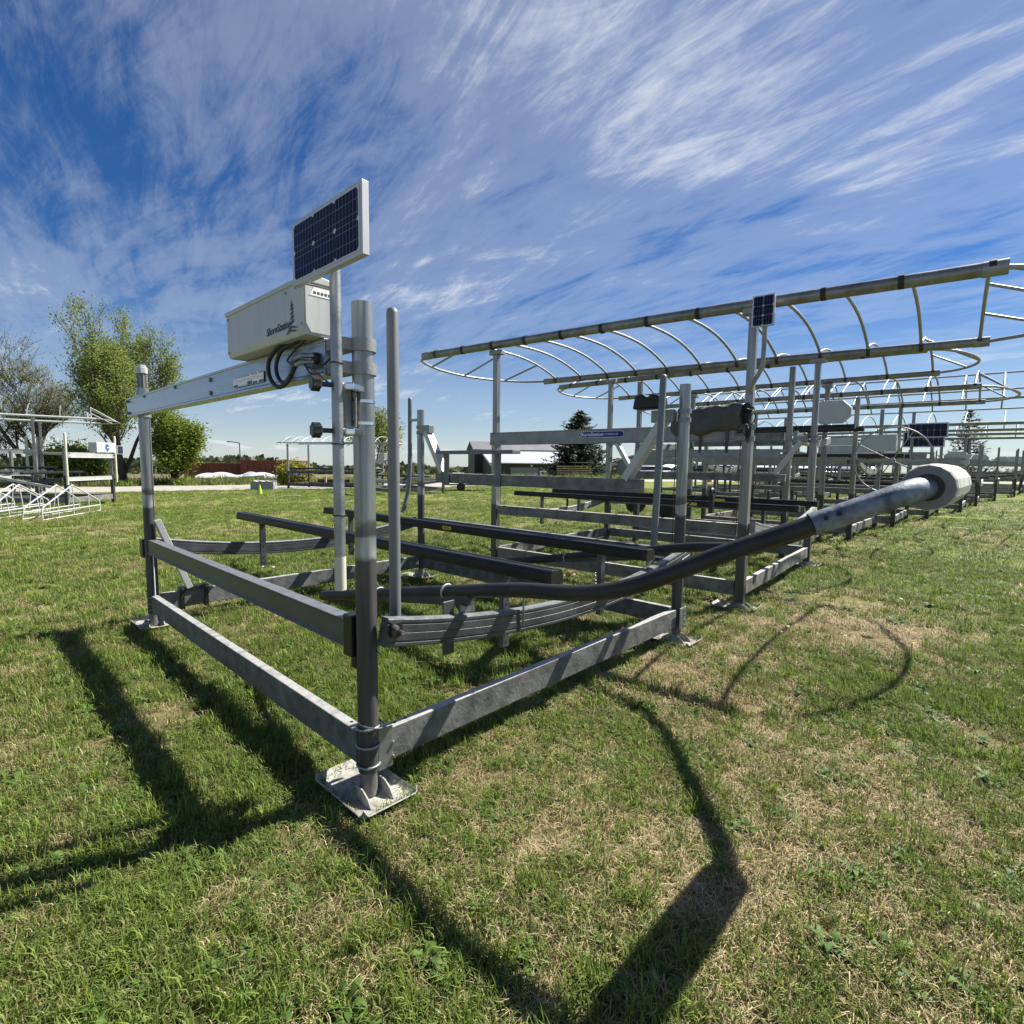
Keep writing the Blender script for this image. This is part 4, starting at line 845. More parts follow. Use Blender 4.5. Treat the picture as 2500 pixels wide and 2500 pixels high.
# solar panel on a bent pole, tarp-covered motor, tangle of cable
MB().tube(bez([(-.06, .0, 2.22), (-.10, -.05, 2.30), (-.15, -.13, 2.42), (-.16, -.15, 2.55), (-.16, -.15, 2.95)], 5), .022, 12).build('panel_pole', 'alu', L2, smooth=50)
solar_panel(L2, -.14, 2.955, -.21, .20, .29, 2, 3)
r_ = random.Random(3); tv = []
for j in range(9):
    y = .02+.74*j/8; k_ = 1-.35*abs(j/8-.45)**2*2
    ring_ = []
    for i in range(12):
        t = 2*math.pi*i/12; rx = .15+.024*r_.uniform(-1, 1); rz_ = (.135 if math.sin(t) > 0 else .15)*k_+.026*r_.uniform(-1, 1)
        ring_.append((-.09+rx*math.copysign(abs(math.cos(t))**.6, math.cos(t)), y, 1.99-.06*(j/8)+rz_*math.copysign(abs(math.sin(t))**.6, math.sin(t))))
    tv += ring_
tf = [(j*12+i, j*12+(i+1) % 12, (j+1)*12+(i+1) % 12, (j+1)*12+i) for j in range(8) for i in range(12)]+[tuple(range(11, -1, -1)), tuple(96+i for i in range(12))]
tp = MB().add(tv, tf).build('motor_cover', 'tarp', L2, smooth=70)
ss_ = tp.modifiers.new('sub', 'SUBSURF'); ss_.levels = 2; ss_.render_levels = 3
tx_ = bpy.data.textures.new('folds', 'CLOUDS'); tx_.noise_scale = .22; tx_.noise_depth = 2
dp_ = tp.modifiers.new('folds', 'DISPLACE'); dp_.texture = tx_; dp_.strength = .075; dp_.mid_level = .5; dp_.texture_coords = 'LOCAL'
for k in range(9):
    pts = bez([(-.07, -.02, 2.12-.02*k)]+[(-.08+r_.uniform(-.05, .03), r_.uniform(-.07, .05), 2.08-.07*q+r_.uniform(-.03, .03)) for q in range(4)]+[(-.08, r_.uniform(-.04, .04), 1.80-.01*k)], 4)
    MB().tube(pts, .005, 6).build('cable_tangle', 'rubber', L2, smooth=60)
for y0, y1 in ((.42, .45), (.15, .18)): MB().box(-.135, -.125, y0, y1, 1.62, 1.86).build('cover_strap', 'tarp', L2)
for x in (b2*.317, b2*.648):
    MB().box(x-.0525, x-.0508, .85, 1.05, .985, 1.020).build('bunk_sticker', 'sticker_yellow', L2)
MB().ring((.62, .55, 1.16), (0, 1, 0), .05, .028, 18, 8).build('winch_spool', 'black_plastic', L2, smooth=60)
MB().bar((.62, .55, .93), (.62, .55, 1.16), .06, .05, (0, 1, 0)).build('winch_stand', 'black_plastic', L2, bevel=.004)
MB().tube([(.60, .60, 1.15), (.55, .72, 1.10), (.53, .80, 1.02)], .010, 8).build('winch_handle', 'black_plastic', L2, smooth=50)

# ---------------------------------------------------------------- the rest of the right-hand row
def octagon_cover(p, x, y, z, w, h):
    c = w*.22; pts = [(-w/2+c, -h/2), (w/2-c, -h/2), (w/2, -h/2+c), (w/2, h/2-c), (w/2-c, h/2), (-w/2+c, h/2), (-w/2, h/2-c), (-w/2, -h/2+c)]
    MB().prism(pts, ((x, y, z), (0, 1, 0), (0, 0, 1)), -.16).build('hoist_cover', 'octagon_cover', p, bevel=.012)
def hand_wheel(p, x, y, z, R):
    MB().ring((x, y, z), (1, 0, 0), R, .014, 36, 8).build('wheel_rim', 'alu', p, smooth=60)
    for k in range(4):
        t = k*math.pi/2+.5; MB().tube([(x, y, z), (x, y+R*math.cos(t), z+R*math.sin(t))], .011, 6).build('spoke', 'alu', p, smooth=60)
    MB().tube([(x-.05, y, z), (x+.05, y, z)], .05, 12).build('wheel_hub', 'galvanized', p, smooth=40)
def motor_box(p, x, y0, y1, z0, z1, logo=None):
    o = MB().prism([(-.02, 0), (.20, 0), (.24, .05), (.24, z1-z0), (-.02, z1-z0)], ((x, y1, z0), (1, 0, 0), (0, 0, 1)), y1-y0).build('power_unit', 'octagon_cover', p, bevel=.01)
    if logo == 'diamond':
        yc, zc_ = (y0+y1)/2-.05, (z0+z1)/2; s = (z1-z0)*.42
        MB().prism([(0, -s), (s*.75, -s*.25), (s*.75, s*.25), (0, s), (-s*.75, s*.25), (-s*.75, -s*.25)], ((x-.022, yc, zc_), (0, -1, 0), (0, 0, 1)), .001).build('logo', 'logo_blue', o)
        MB().prism([(-s*.1, -s*.12), (s*.6, -s*.12), (s*.7, s*.12), (-s*.1, s*.12)], ((x-.0235, yc, zc_), (0, -1, 0), (0, 0, 1)), .001).build('logo_bar', 'print_white', o)
    return o
GR = 'boat lifts'
kw = dict(post='square', beam_m='alu', rail_m='alu_stained', pm='post_aged', bow_m='alu', side_m='alu_stained', fine=False, pads=False)
L3 = build_lift('boat lift with raised cradle and pale octagonal hoist cover under a low arched canopy', GR, .66, 7.95, -.03, 2.62, 2.42, hts=(3.03,)*4, zc=2.02, sag=.10, ztop=(1.62, 1.76), drop=False, bunk_out=(-.75, .9), **kw)
arch_canopy(L3, 2.62, 2.42, 3.09, -1.62, 4.45, .30, 10, r=.049, rr=.018, flat=.6)
octagon_cover(L3, 2.36, -.12, 2.50, .64, .42)
for y in (0, 2.62): MB().box(2.32, 2.52, y-.08, y+.08, 2.97, 3.045).build('saddle_bracket', 'alu', L3, bevel=.008)
L4 = build_lift('boat lift with large hand wheel and box hoist in the canopy row', GR, .40, 11.25, -.02, 3.0, 3.0, hts=(2.86,)*4, zc=1.62, sag=.20, ztop=(1.50, 1.68), drop=False, bunk_out=(-.7, .6), **kw)
arch_canopy(L4, 3.0, 3.0, 2.92, -1.80, 4.6, .40, 10, r=.05, rr=.018, flat=.6)
hand_wheel(L4, -.20, -.65, 1.62, .62); motor_box(L4, 2.7, -.35, .35, 1.85, 2.25)
MB().box(-.11, -.09, -1.3, -.1, 1.57, 1.63).build('wheel_bracket', 'alu', L4, bevel=.004)
L5 = build_lift('boat lift under a pitched gable canopy of thin tubes', GR, .15, 14.6, -.03, 3.3, 2.9, hts=(3.0,)*4, zc=.95, sag=.12, ztop=(1.55, 1.72), drop=False, **kw)
gable_canopy(L5, 2.9, 3.02, -3.2, 5.2, .72, 13)
motor_box(L5, -.2, .4, 1.5, 1.74, 2.02)
solar_panel(L5, -.55, 2.35, -.15, .75, .34, 6, 2)
L6 = build_lift('weathered timber-toned boat lift with solar panel and coiled hose', GR, -.20, 17.75, -.02, 3.5, 3.2, hts=(2.6,)*4, zc=.85, ztop=(1.60, 1.92), drop=False, **kw)
solar_panel(L6, .20, 2.28, -.12, .95, .45, 8, 2); motor_box(L6, -.2, 1.8, 2.6, 1.95, 2.35)
MB().ring((-.28, 2.3, 1.62), (.9, .2, .5), .24, .012, 28, 6).build('hose_coil', 'rubber', L6, smooth=60)
MB().tube([(-.12, 1.0, 2.02), (-.12, 1.22, 2.02)], .05, 10).build('float_marker', 'lime_plastic', L6, smooth=50)
arch_canopy(L6, 3.5, 3.2, 2.66, -2.3, 5.2, .40, 10, strap=False)
L7 = build_lift('boat lift with octagonal cover at the end of the canopy row', GR, -.69, 21.5, -.02, 3.5, 3.2, hts=(2.5,)*4, zc=.95, ztop=(1.55, 1.80), drop=False, **kw)
octagon_cover(L7, .1, .2, 1.75, .65, .55); arch_canopy(L7, 3.5, 3.2, 2.56, -2.0, 5.0, .40, 10, strap=False)
LBL_FAR = 'far boat lift in the canopy row with weathered posts and base rails'
for u0, v0, h in ((-.88, 25.9, 2.4), (-1.3, 30.6, 2.4), (-1.9, 36.5, 2.5)):
    q = build_lift(LBL_FAR, 'far lifts of the row', u0, v0, -.02, 3.5, 3.2, hts=(h,)*4, zc=1.0, ztop=(1.60, 1.82), drop=False, **kw)
    octagon_cover(q, .1, .6, 1.85, .6, .5)
# second row behind, seen between the posts
LBL_F2 = 'distant bare boat lift closing the end of the canopy row'
for u0, v0, h in ((-2.4, 43.5, 2.4), (-2.8, 50, 2.3), (-6.5, 47, 2.3), (-5.6, 40.5, 2.5)):
    q = build_lift(LBL_F2, 'lifts at the end of the row', u0, v0, .02, 3.5, 3.2, hts=(h,)*4, zc=1.05, ztop=(1.6, 1.8), drop=False, **kw); motor_box(q, -.2, .3, 1.2, 1.85, 2.2)
LBL_2 = 'low boat lift without canopy in the second row behind'
for u0, v0, zc_ in ((8.2, 24.5, 1.1), (8.6, 29.5, .8), (7.6, 35.0, 1.2), (7.2, 41.0, .9), (4.6, 19.5, 1.2), (4.4, 24.0, .95), (3.9, 29.0, 1.2), (3.5, 34.2, 1.0)):
    q = build_lift(LBL_2, 'second row of lifts', u0, v0, .03, 3.4, 3.0, hts=(2.2,)*4, zc=zc_, ztop=(1.65, 1.80), drop=False, **kw)
    motor_box(q, -.2, .3, 1.0, 1.82, 2.1)

# ---------------------------------------------------------------- left-hand group and the one by the road
kl = dict(post='square', beam_m='alu_white', rail_m='alu_stained', pm='post_aged', bow_m='rail_dark', side_m='alu_white', fine=False, pads=False, drop=False)
def at(xy, z=0): return Vector((xy[0], xy[1], z))
LA = build_lift('boat lift with white motor box bearing a blue diamond emblem', GR, 0, 0, 0, 2.0, 3.2, hts=(1.95, 1.78, 1.7, 1.7), zc=.92, ztop=(1.50, 1.66), loc=at((-13.4, 18.0)), rz=math.radians(183), bunk_out=(-.2, .3), **kl)
motor_box(LA, -.14, .02, .88, 1.68, 2.0, 'diamond')
solar_panel(LA, -.28, 1.78, -.12, .30, .28, 2, 2)
for x, y, h in ((-.15, 2.15, 2.2), (-.1, -.05, 2.2), (2.9, 2.3, 2.2)): guide_pole(LA, [(x, y, .7), (x, y, h)], .035, 'pvc_ivory')
MB().bar((.1, 2.35, .62), (2.9, 2.4, 1.15), .07, .07).build('raking_brace', 'alu_white', LA)
LB = build_lift('boat lift under a white arched canopy frame beside the old bare tree', GR, 0, 0, 0, 3.3, 3.0, hts=(2.75,)*4, zc=1.05, ztop=(1.62, 1.78), loc=at((-19.4, 17.2)), rz=math.radians(-52), **kl)
arch_canopy(LB, 3.3, 3.0, 2.78, -1.6, 5.0, .45, 9, strap=False, tube='white_frame', rib='rib_tube', r=.035)
for x, y in ((-.15, 2.9), (-.05, 3.2), (2.8, 3.3)): guide_pole(LB, [(x, y, .3), (x, y, 2.2)], .04, 'pvc_ivory')
MB().bar((.0, 3.35, 1.65), (2.8, 5.2, 1.60), .10, .09).build('raised_bunk', 'pvc_ivory', LB, bevel=.01)
LC = build_lift('dark boat lift with pale arched canopy standing at the road edge', GR, 0, 0, 0, 4.6, 1.7, hts=(2.35,)*4, zc=.95, ztop=(.84, .95), loc=at((-7.38, 27.0)), rz=math.radians(73.7), post='square', beam_m='rail_dark', rail_m='rail_dark', pm='post_aged', bow_m='rail_dark', side_m='rail_dark', fine=False, pads=False, drop=False)
arch_canopy(LC, 4.6, 1.7, 2.40, -1.2, 5.2, .32, 11, strap=False, tube='galvanized', rib='white_frame', r=.030)
LD = build_lift('bare boat lift with white box beyond the road bend', GR, 0, 0, 0, 3.0, 2.8, hts=(1.9,)*4, zc=.7, ztop=(1.4, 1.55), loc=at((-5.4, 23.5)), rz=math.radians(40), **kl)
motor_box(LD, -.1, .2, .8, 1.57, 1.85)
# ------------------------------------------------------------------ trees
def grow(rnd, base, height, levels, spread, trunk_r, forks, first=.25, droop=0.0, upb=.35, stems=1):
    """returns branch polylines [(pts, radii)] and twig tips"""
    br = []; tips = []
    def rec(p, d, L, r, lv):
        pts = [p]; rs = [r]; n = 5
        for i in range(n):
            d = (d+Vector((rnd.uniform(-1, 1), rnd.uniform(-1, 1), rnd.uniform(-.6, .9)*upb*2-droop*(lv/levels)))*.13).normalized()
            p = p+d*L/n; pts.append(p); rs.append(r*(1-.55*(i+1)/n))
            if lv >= levels-1: tips.append((p, d))
        br.append((pts, rs))
        if lv < levels:
            for k in range(forks):
                t = rnd.uniform(first if lv == 0 else .25, 1.0); i = min(n, max(1, int(t*n+.5)))
                sd = Vector((rnd.uniform(-1, 1), rnd.uniform(-1, 1), rnd.uniform(-.15, .55))).normalized()
                nd = (d*(1-spread)+sd*spread+Vector((0, 0, upb*.5))).normalized()
                rec(pts[i], nd, L*rnd.uniform(.50, .74), rs[i]*rnd.uniform(.5, .72), lv+1)
    for s in range(stems):
        az = 6.283*s/stems+rnd.uniform(-.4, .4); tl = rnd.uniform(.16, .42)*(stems > 1); d0 = Vector((math.cos(az)*tl, math.sin(az)*tl, 1)).normalized()
        rec(Vector(base)+Vector((rnd.uniform(-.15, .15), rnd.uniform(-.15, .15), 0))*(stems > 1), d0, height*.52, trunk_r*(1 if stems == 1 else .7), 0)
    return br, tips
def make_tree(name, label, x, y, height, leaf_m, seed, levels=4, spread=.55, forks=4, trunk_r=.16, leaf=.10, per_tip=5, cloud=.35, stems=1, group=None, upb=.35, droop=0, widen=1.0, first=.25):
    rnd = random.Random(seed); z0 = gz(x, y)-.1; e = empty(name, (x, y, z0), rnd.uniform(0, 6), label, 'tree', group)
    br, tips = grow(rnd, (0, 0, 0), height, levels, spread, trunk_r, forks, first, droop, upb, stems)
    top = max(p.z for p, d in tips); k = height/top
    t = MB()
    for pts, rs in br:
        t.tube([Vector((p.x*k*widen, p.y*k*widen, p.z*k)) for p in pts], [max(q, .008) for q in rs], 6 if rs[0] > .03 else 4, False)
    t.build('trunk', 'bark', e, smooth=60)
    vs = []; fs = []
    for p, d in tips:
        for q in range(per_tip):
            c = Vector((p.x*k*widen, p.y*k*widen, p.z*k))+Vector((rnd.gauss(0, 1), rnd.gauss(0, 1), rnd.gauss(0, 1)))*cloud
            if c.z < .15: continue
            s = leaf*rnd.uniform(.6, 1.3); a = Vector((rnd.gauss(0, 1), rnd.gauss(0, 1), rnd.gauss(0, 1))).normalized(); b_ = a.orthogonal().normalized()*s*.55; a = a*s; o = len(vs)
            vs += [c-a, c+b_, c+a, c-b_]; fs.append((o, o+1, o+2, o+3))
    MB().add(vs, fs).build('crown', leaf_m, e)
    return e
make_tree('tree', 'tall spring tree with thin olive leaves between the left boat lifts', -22.6, 31.2, 10.4, 'leaf_spring', 12, levels=4, spread=.48, forks=5, trunk_r=.20, leaf=.056, per_tip=3, cloud=.17, stems=4, upb=.50, widen=.85)
make_tree('tree', 'nearly bare old tree with dark forked trunk behind white canopy', -28.6, 32.4, 9.7, 'leaf_bud', 17, levels=4, spread=.50, forks=5, trunk_r=.24, leaf=.048, per_tip=1, cloud=.16, stems=3, upb=.42, widen=1.2)
make_tree('tree', 'dense round leafy tree beside the gravel road', -19.9, 31.8, 4.8, 'leaf_bush', 26, levels=3, spread=.62, forks=6, trunk_r=.12, leaf=.080, per_tip=5, cloud=.22, stems=5, upb=.60, first=.08, widen=.85)
make_tree('tree', 'small bushy tree at the far left behind the lifts', -36, 33.0, 4.2, 'leaf_spring', 31, levels=3, spread=.6, forks=6, trunk_r=.10, leaf=.10, per_tip=7, cloud=.38, stems=3, first=.1)
make_tree('tree', 'low bush under the bare old tree', -25.6, 31.6, 2.4, 'leaf_bush', 37, levels=3, spread=.7, forks=5, trunk_r=.06, leaf=.09, per_tip=6, cloud=.32, stems=5, first=.05, widen=1.7)
make_tree('tree', 'yellow-green willow bush by the concrete block', -13.0, 32.2, 1.35, 'leaf_yellow', 41, levels=3, spread=.6, forks=5, trunk_r=.04, leaf=.07, per_tip=8, cloud=.22, stems=5, first=.05, widen=1.1)
make_tree('tree', 'pale feathery tree rising behind the tall front post', -12.0, 46.0, 7.0, 'leaf_spring', 43, levels=4, spread=.45, forks=4, trunk_r=.14, leaf=.10, per_tip=3, cloud=.3, stems=2)
def conifer(label, x, y, height, width, seed, z0=None, layers=26, per=15):
    rnd = random.Random(seed); z0 = gz(x, y) if z0 is None else z0; e = empty('pine_tree', (x, y, z0), 0, label, 'tree', 'conifers')
    MB().tube([(0, 0, 0), (0, 0, height*.5), (0, 0, height*.97)], [height*.028, height*.018, .02], 7).build('trunk', 'bark', e, smooth=60)
    vs = []; fs = []
    for i in range(layers):
        t = i/(layers-1); z = height*(.06+.93*t); R = width*(1-t)**.62*rnd.uniform(.75, 1.12)+.12
        for k in range(per):
            a = rnd.uniform(0, 6.283); L = R*rnd.uniform(.55, 1.1); rise = rnd.uniform(-.10, .34)*L
            nn = max(5, int(L/.16))
            for j in range(nn):
                q = (j+.5)/nn; c = Vector((math.cos(a)*L*q, math.sin(a)*L*q, z+rise*q*q-.12*L*q*(1-q)))+Vector((rnd.gauss(0, .09), rnd.gauss(0, .09), rnd.gauss(0, .07)))
                s = rnd.uniform(.20, .40); d = Vector((math.cos(a)+rnd.gauss(0, .5), math.sin(a)+rnd.gauss(0, .5), rnd.gauss(.25, .4))).normalized(); b_ = d.orthogonal().normalized()*s*.32; o = len(vs)
                vs += [c-d*s*.5-b_, c-d*s*.5+b_, c+d*s]; fs.append((o, o+1, o+2))
    MB().add(vs, fs).build('crown', 'needle', e); return e
conifer('broad dark pine beside the grey sheds', 8.1, 66, 8.3, 4.4, 5, layers=36, per=30)
conifer('slim spruce with open branches behind the lift row', 60.5, 72, 9.5, 3.6, 9, layers=22, per=11)

# far wooded ridge: reads as one mass
fv = []; ff = []; rw = random.Random(99)
for k in range(5200):
    az_ = rw.uniform(-1.05, 1.05); dist = rw.uniform(330, 430); x_ = dist*math.tan(az_)*.85; y_ = dist
    hh = 7.5+3.0*math.sin(az_*7)+2.0*math.sin(az_*23+1)+rw.uniform(-1, 1.2); zb_ = gz(x_, y_)
    for q in range(5):
        c = Vector((x_+rw.gauss(0, 2.2), y_+rw.gauss(0, 2), zb_+rw.uniform(.1, 1)*hh)); s = rw.uniform(1.0, 2.4)
        a = Vector((rw.gauss(0, 1), rw.gauss(0, 1), rw.gauss(0, 1))).normalized(); b_ = a.orthogonal().normalized()*s*.8; a = a*s; o = len(fv)
        fv += [c-a, c+b_, c+a, c-b_]; ff.append((o, o+1, o+2, o+3))
tag(MB().add(fv, ff).build('distant_wood', 'leaf_far'), 'far low wooded ridge along the horizon', 'woodland', kind='stuff')

# ------------------------------------------------------------------ things by the road and beyond
def ray_xy(px, depth):                                   # ground position straight below a picture column, at a given forward distance
    return ((px-1250)/CF*depth*1.004, depth)
# concrete block with worn top
bx_, by_ = -12.45, 26.9
cb = MB(); cb.box(-.55, .55, -.3, .3, 0, .40); B0 = cb.build('concrete_block', 'concrete', bevel=.02); B0.location = (bx_, by_, gz(bx_, by_)); B0.rotation_euler = (0, 0, .12)
tag(B0, 'grey concrete road block with broken pale top', 'concrete block')
tpv = [(-.55+.11*i, -.3+.6*j, .405+.05*abs(math.sin(i*1.1+j))) for j in range(2) for i in range(11)]
MB().add(tpv, [(i, i+1, 12+i, 11+i) for i in range(10)]).build('rough_top', 'concrete_top', B0)
# lime marker cone
def cone(name, label, x, y, h, m_):
    o = MB().tube([(0, 0, 0), (0, 0, .02), (0, 0, .021), (0, 0, h)], [h*.40, h*.40, h*.27, h*.06], 14).build(name, m_, smooth=35); o.location = (x, y, gz(x, y)); tag(o, label, 'cone'); return o
cone('traffic_cone', 'lime green marker cone standing on the lawn', -10.85, 23.05, .42, 'lime_plastic')
cone('traffic_cone', 'orange-red traffic cone among parked cars', 17.2, 47.0, .75, 'orange_plastic')
pk = MB().box(-.32, .32, -.05, .05, 0, .05).build('white_plank', 'alu_white', bevel=.01); pk.location = (-9.0, 21.9, gz(-9, 21.9)+.02); pk.rotation_euler = (0, 0, .2); tag(pk, 'short white plank lying on the lawn near the cone', 'plank')
# stacked pipes on timber rack
rk = empty('pipe_stack', (-10.2, 30.2, gz(-10.2, 30.2)), -.35, 'stack of dark pipes strapped on pale timber posts', 'pipe stack')
for j, (dy, dz) in enumerate([(0, .18), (.22, .18), (.44, .18), (.11, .37), (.33, .37)]):
    MB().hollow((-.95, dy, dz), (.95, dy, dz), .095, 12).build('pipe', 'wood_dark', rk, smooth=40)
for xx in (-.25, .75):
    MB().box(xx-.05, xx+.05, -.16, -.10, 0, .62).build('rack_post', 'wood_pale', rk); MB().box(xx-.05, xx+.05, -.16, .56, .02, .08).build('rack_sill', 'wood_pale', rk)
# pile of split timber in the weeds
for i, (px_, dp) in enumerate(((505, 32.5), (512, 32.3), (672, 31.5))):
    x_, y_ = ray_xy(px_, dp); o = MB().bar((0, 0, .1), (.9, .1, .45+.1*i), .09, .09).build('timber_offcut', 'wood_pale'); o.location = (x_, y_, gz(x_, y_)); o.rotation_euler = (0, 0, 1.2*i); tag(o, 'pale timber offcut leaning in the weeds by the road', 'timber', 'timber offcuts')
# rail-red containers
def container(x, y, rz, L, label, m_='container_red', H=2.15):
    e = empty('container', (x, y, gz(x, y)), rz, label, 'container', 'shipping containers')
    MB().box(-L/2, L/2, -1.2, 1.2, .12, H).build('body', m_, e)
    for k in range(int(L/.55)):
        q = -L/2+.3+k*.55; MB().box(q, q+.28, -1.245, -1.2, .25, H-.15).build('rib', m_, e)
    MB().box(-L/2-.03, L/2+.03, -1.26, 1.26, H, H+.10).build('top_rail', m_, e); MB().box(-L/2-.03, L/2+.03, -1.26, 1.26, .02, .14).build('bottom_rail', 'container_rust', e)
    MB().box(L/2, L/2+.05, -1.1, 1.1, .2, H-.1).build('door', 'container_rust', e)
x_, y_ = ray_xy(560, 52); container(x_, y_, .05, 7.0, 'dark red container on the left of the pair')
x_, y_ = ray_xy(676, 51); container(x_, y_, .05, 5.4, 'dark red container with pale rusted end door', H=2.22)
# shrink-wrapped boats
def wrapped_boat(x, y, rz, label, L=5.4, grp='wrapped boats', m_='shrink_wrap'):
    e = empty('wrapped_boat', (x, y, gz(x, y)), rz, label, 'boat', grp); n = 13; hv = []; cv = []
    for i in range(n):
        t = i/(n-1); w = 1.05*(1-max(0, (t-.55)/.45)**2.2)+.03; q = -L/2+L*t; kz = .55+.35*max(0, t-.6); rz_ = 1.25+.25*t
        hv += [(q, -w, rz_), (q, -w*.75, kz+.2), (q, 0, kz), (q, w*.75, kz+.2), (q, w, rz_)]
        tpz = rz_+.25+.65*math.sin(math.pi*min(1, t*1.15+.1))**.8; cv += [(q, -w*1.02, rz_-.25), (q, -w*.8, rz_+.15), (q, 0, tpz), (q, w*.8, rz_+.15), (q, w*1.02, rz_-.25)]
    fs = [(i*5+j, i*5+j+1, (i+1)*5+j+1, (i+1)*5+j) for i in range(n-1) for j in range(4)]
    MB().add(hv, fs+[(0, 1, 2, 3, 4)]).build('hull', 'hull_dark', e, smooth=40); MB().add(cv, fs+[(0, 1, 2, 3, 4)]).build('wrap', m_, e, smooth=40)
    for sx in (-1.2, 1.0):
        MB().box(sx-.06, sx+.06, -.9, .9, .38, .5).build('trailer_bunk', 'wood_dark', e)
        for sy in (-.85, .85): MB().tube([(sx, sy-.09, .3), (sx, sy+.09, .3)], .3, 14).build('wheel', 'tyre', e, smooth=40)
    return e
for i, (px_, dp, lb, rz_) in enumerate(((522, 46, 'white shrink-wrapped boat by the containers, half behind the round tree', .15), (553, 45, 'white shrink-wrapped boat with low bow before the red container', .3), (622, 45.5, 'white shrink-wrapped boat on trailer under the street lamp', -.5), (650, 47, 'white shrink-wrapped boat at the right of the group by the containers', .1))):
    x_, y_ = ray_xy(px_, dp); wrapped_boat(x_, y_, rz_, lb, 2.6).scale = (1, .7, .46)
# street lamp
x_, y_ = ray_xy(592, 60); sl_ = empty('street_lamp', (x_, y_, gz(x_, y_)), 0, 'slim street lamp with single arm behind the boats', 'street lamp')
MB().tube([(0, 0, 0), (-.1, 0, 4.9)], [.08, .055], 8).build('pole', 'rail_dark', sl_, smooth=50); MB().bar((-.1, 0, 4.9), (-1.05, 0, 5.02), .12, .08).build('arm', 'rail_dark', sl_); MB().box(-1.45, -.95, -.12, .12, 4.97, 5.07).build('lamp_head', 'rail_dark', sl_, bevel=.02)

# ------------------------------------------------------------------ dark metal hall with pale roof
HX, HY = -6.2, 88.0
hall = empty('metal_hall', (HX, HY, gz(HX, HY)), math.radians(14), 'dark metal hall with glaring white lean-to roof', 'building')
Lh, Wh, eav, rid = 21.0, 6.5, 5.3, 6.6
MB().prism([(0, 0), (Wh, 0), (Wh, eav), (Wh/2, rid), (0, eav)], ((0, 0, 0), (0, 1, 0), (0, 0, 1)), Lh).build('wall', 'barn_dark', hall)
for s, (p, q) in enumerate((((-.25, eav-.10), (Wh/2, rid+.02)), ((Wh/2, rid+.02), (Wh+.25, eav-.10)))):
    a_, b_ = Vector((-.3, p[0], p[1])), Vector((-.3, q[0], q[1]))
    MB().add([a_, b_, b_+Vector((Lh+.6, 0, 0)), a_+Vector((Lh+.6, 0, 0)), a_+Vector((0, 0, .12)), b_+Vector((0, 0, .12)), b_+Vector((Lh+.6, 0, .12)), a_+Vector((Lh+.6, 0, .12))],
             [(0, 3, 2, 1), (4, 5, 6, 7), (0, 1, 5, 4), (2, 3, 7, 6), (1, 2, 6, 5), (3, 0, 4, 7)]).build('roof', 'roof_grey', hall)
# lean-to towards the yard
lz0, lz1, ld_ = 5.05, 3.1, 7.5
lt = MB().prism([(0, 0), (-ld_, 0), (-ld_, lz1-.1), (0, lz0-.1)], ((1.2, 0, 0), (0, 1, 0), (0, 0, 1)), Lh-1.2).build('lean_to_wall', 'barn_brown', hall)
a_, b_ = Vector((.9, .1, lz0)), Vector((.9, -ld_-.5, lz1-.05))
MB().add([a_, b_, b_+Vector((Lh-.4, 0, 0)), a_+Vector((Lh-.4, 0, 0)), a_+Vector((0, 0, .14)), b_+Vector((0, 0, .14)), b_+Vector((Lh-.4, 0, .14)), a_+Vector((Lh-.4, 0, .14))],
         [(0, 3, 2, 1), (4, 5, 6, 7), (0, 1, 5, 4), (2, 3, 7, 6), (1, 2, 6, 5), (3, 0, 4, 7)]).build('lean_to_roof', 'roof_white', hall)
for k in range(34):
    q = 1.6+k*.55; MB().box(q, q+.22, -ld_-.06, -ld_, .1, lz1-.2).build('cladding_rib', 'barn_brown', hall)
MB().box(4.2, 8.6, -ld_-.10, -ld_-.062, .1, 2.5).build('sliding_door', 'wall_grey', hall)
MB().bar((1.15, 0, lz0-.25), (1.15, -ld_-.3, lz1-.30), .1, .28).build('barge_board', 'roof_white', hall)
MB().box(2.4, 2.9, -.05, -.02, 3.5, 3.9).build('vent', 'door_white', hall)
MB().tube([(7.5, -ld_-.2, 2.75), (7.5, -ld_-.05, 2.75)], .18, 10).build('wall_lamp', 'door_white', hall)
# grey ribbed garage with number 7
GX, GY = 16.6, 86.0
gar = empty('garage', (GX, GY, gz(GX, GY)), math.radians(-24), 'grey ribbed garage with white door and number sign', 'building')
MB().prism([(0, 0), (10.5, 0), (10.5, 3.5), (5.25, 5.0), (0, 3.5)], ((0, 0, 0), (1, 0, 0), (0, 0, 1)), -14).build('wall', 'wall_grey', gar)
for s in (0, 1):
    x0, z0_, x1, z1_ = ((-.35, 3.42, 5.25, 5.02), (5.25, 5.02, 10.85, 3.42))[s]
    MB().prism([(x0, z0_), (x1, z1_), (x1, z1_+.22), (x0, z0_+.22)], ((0, -.5, 0), (1, 0, 0), (0, 0, 1)), -15).build('roof', 'roof_white', gar)
for k in range(18): MB().box(.1+k*.58, .3+k*.58, -.06, 0, .05, 3.4).build('cladding_rib', 'wall_grey', gar)
gd = MB().box(3.0, 6.2, -.12, -.07, .02, 3.0).build('garage_door', 'door_white', gar)
for r2 in range(2):
    for c2 in range(4): MB().box(3.2+c2*.76, 3.75+c2*.76, -.145, -.122, 1.25+r2*.62, 1.55+r2*.62).build('pane', 'glass_dark', gd)
sg = MB().box(1.7, 2.7, -.14, -.08, 2.5, 3.9).build('number_sign', 'door_white', gar); lettering('7', 1.15, 'print_dark', sg, (1.95, -.145, 2.78), (1, 0, 0), (0, 0, 1), bold=.02)
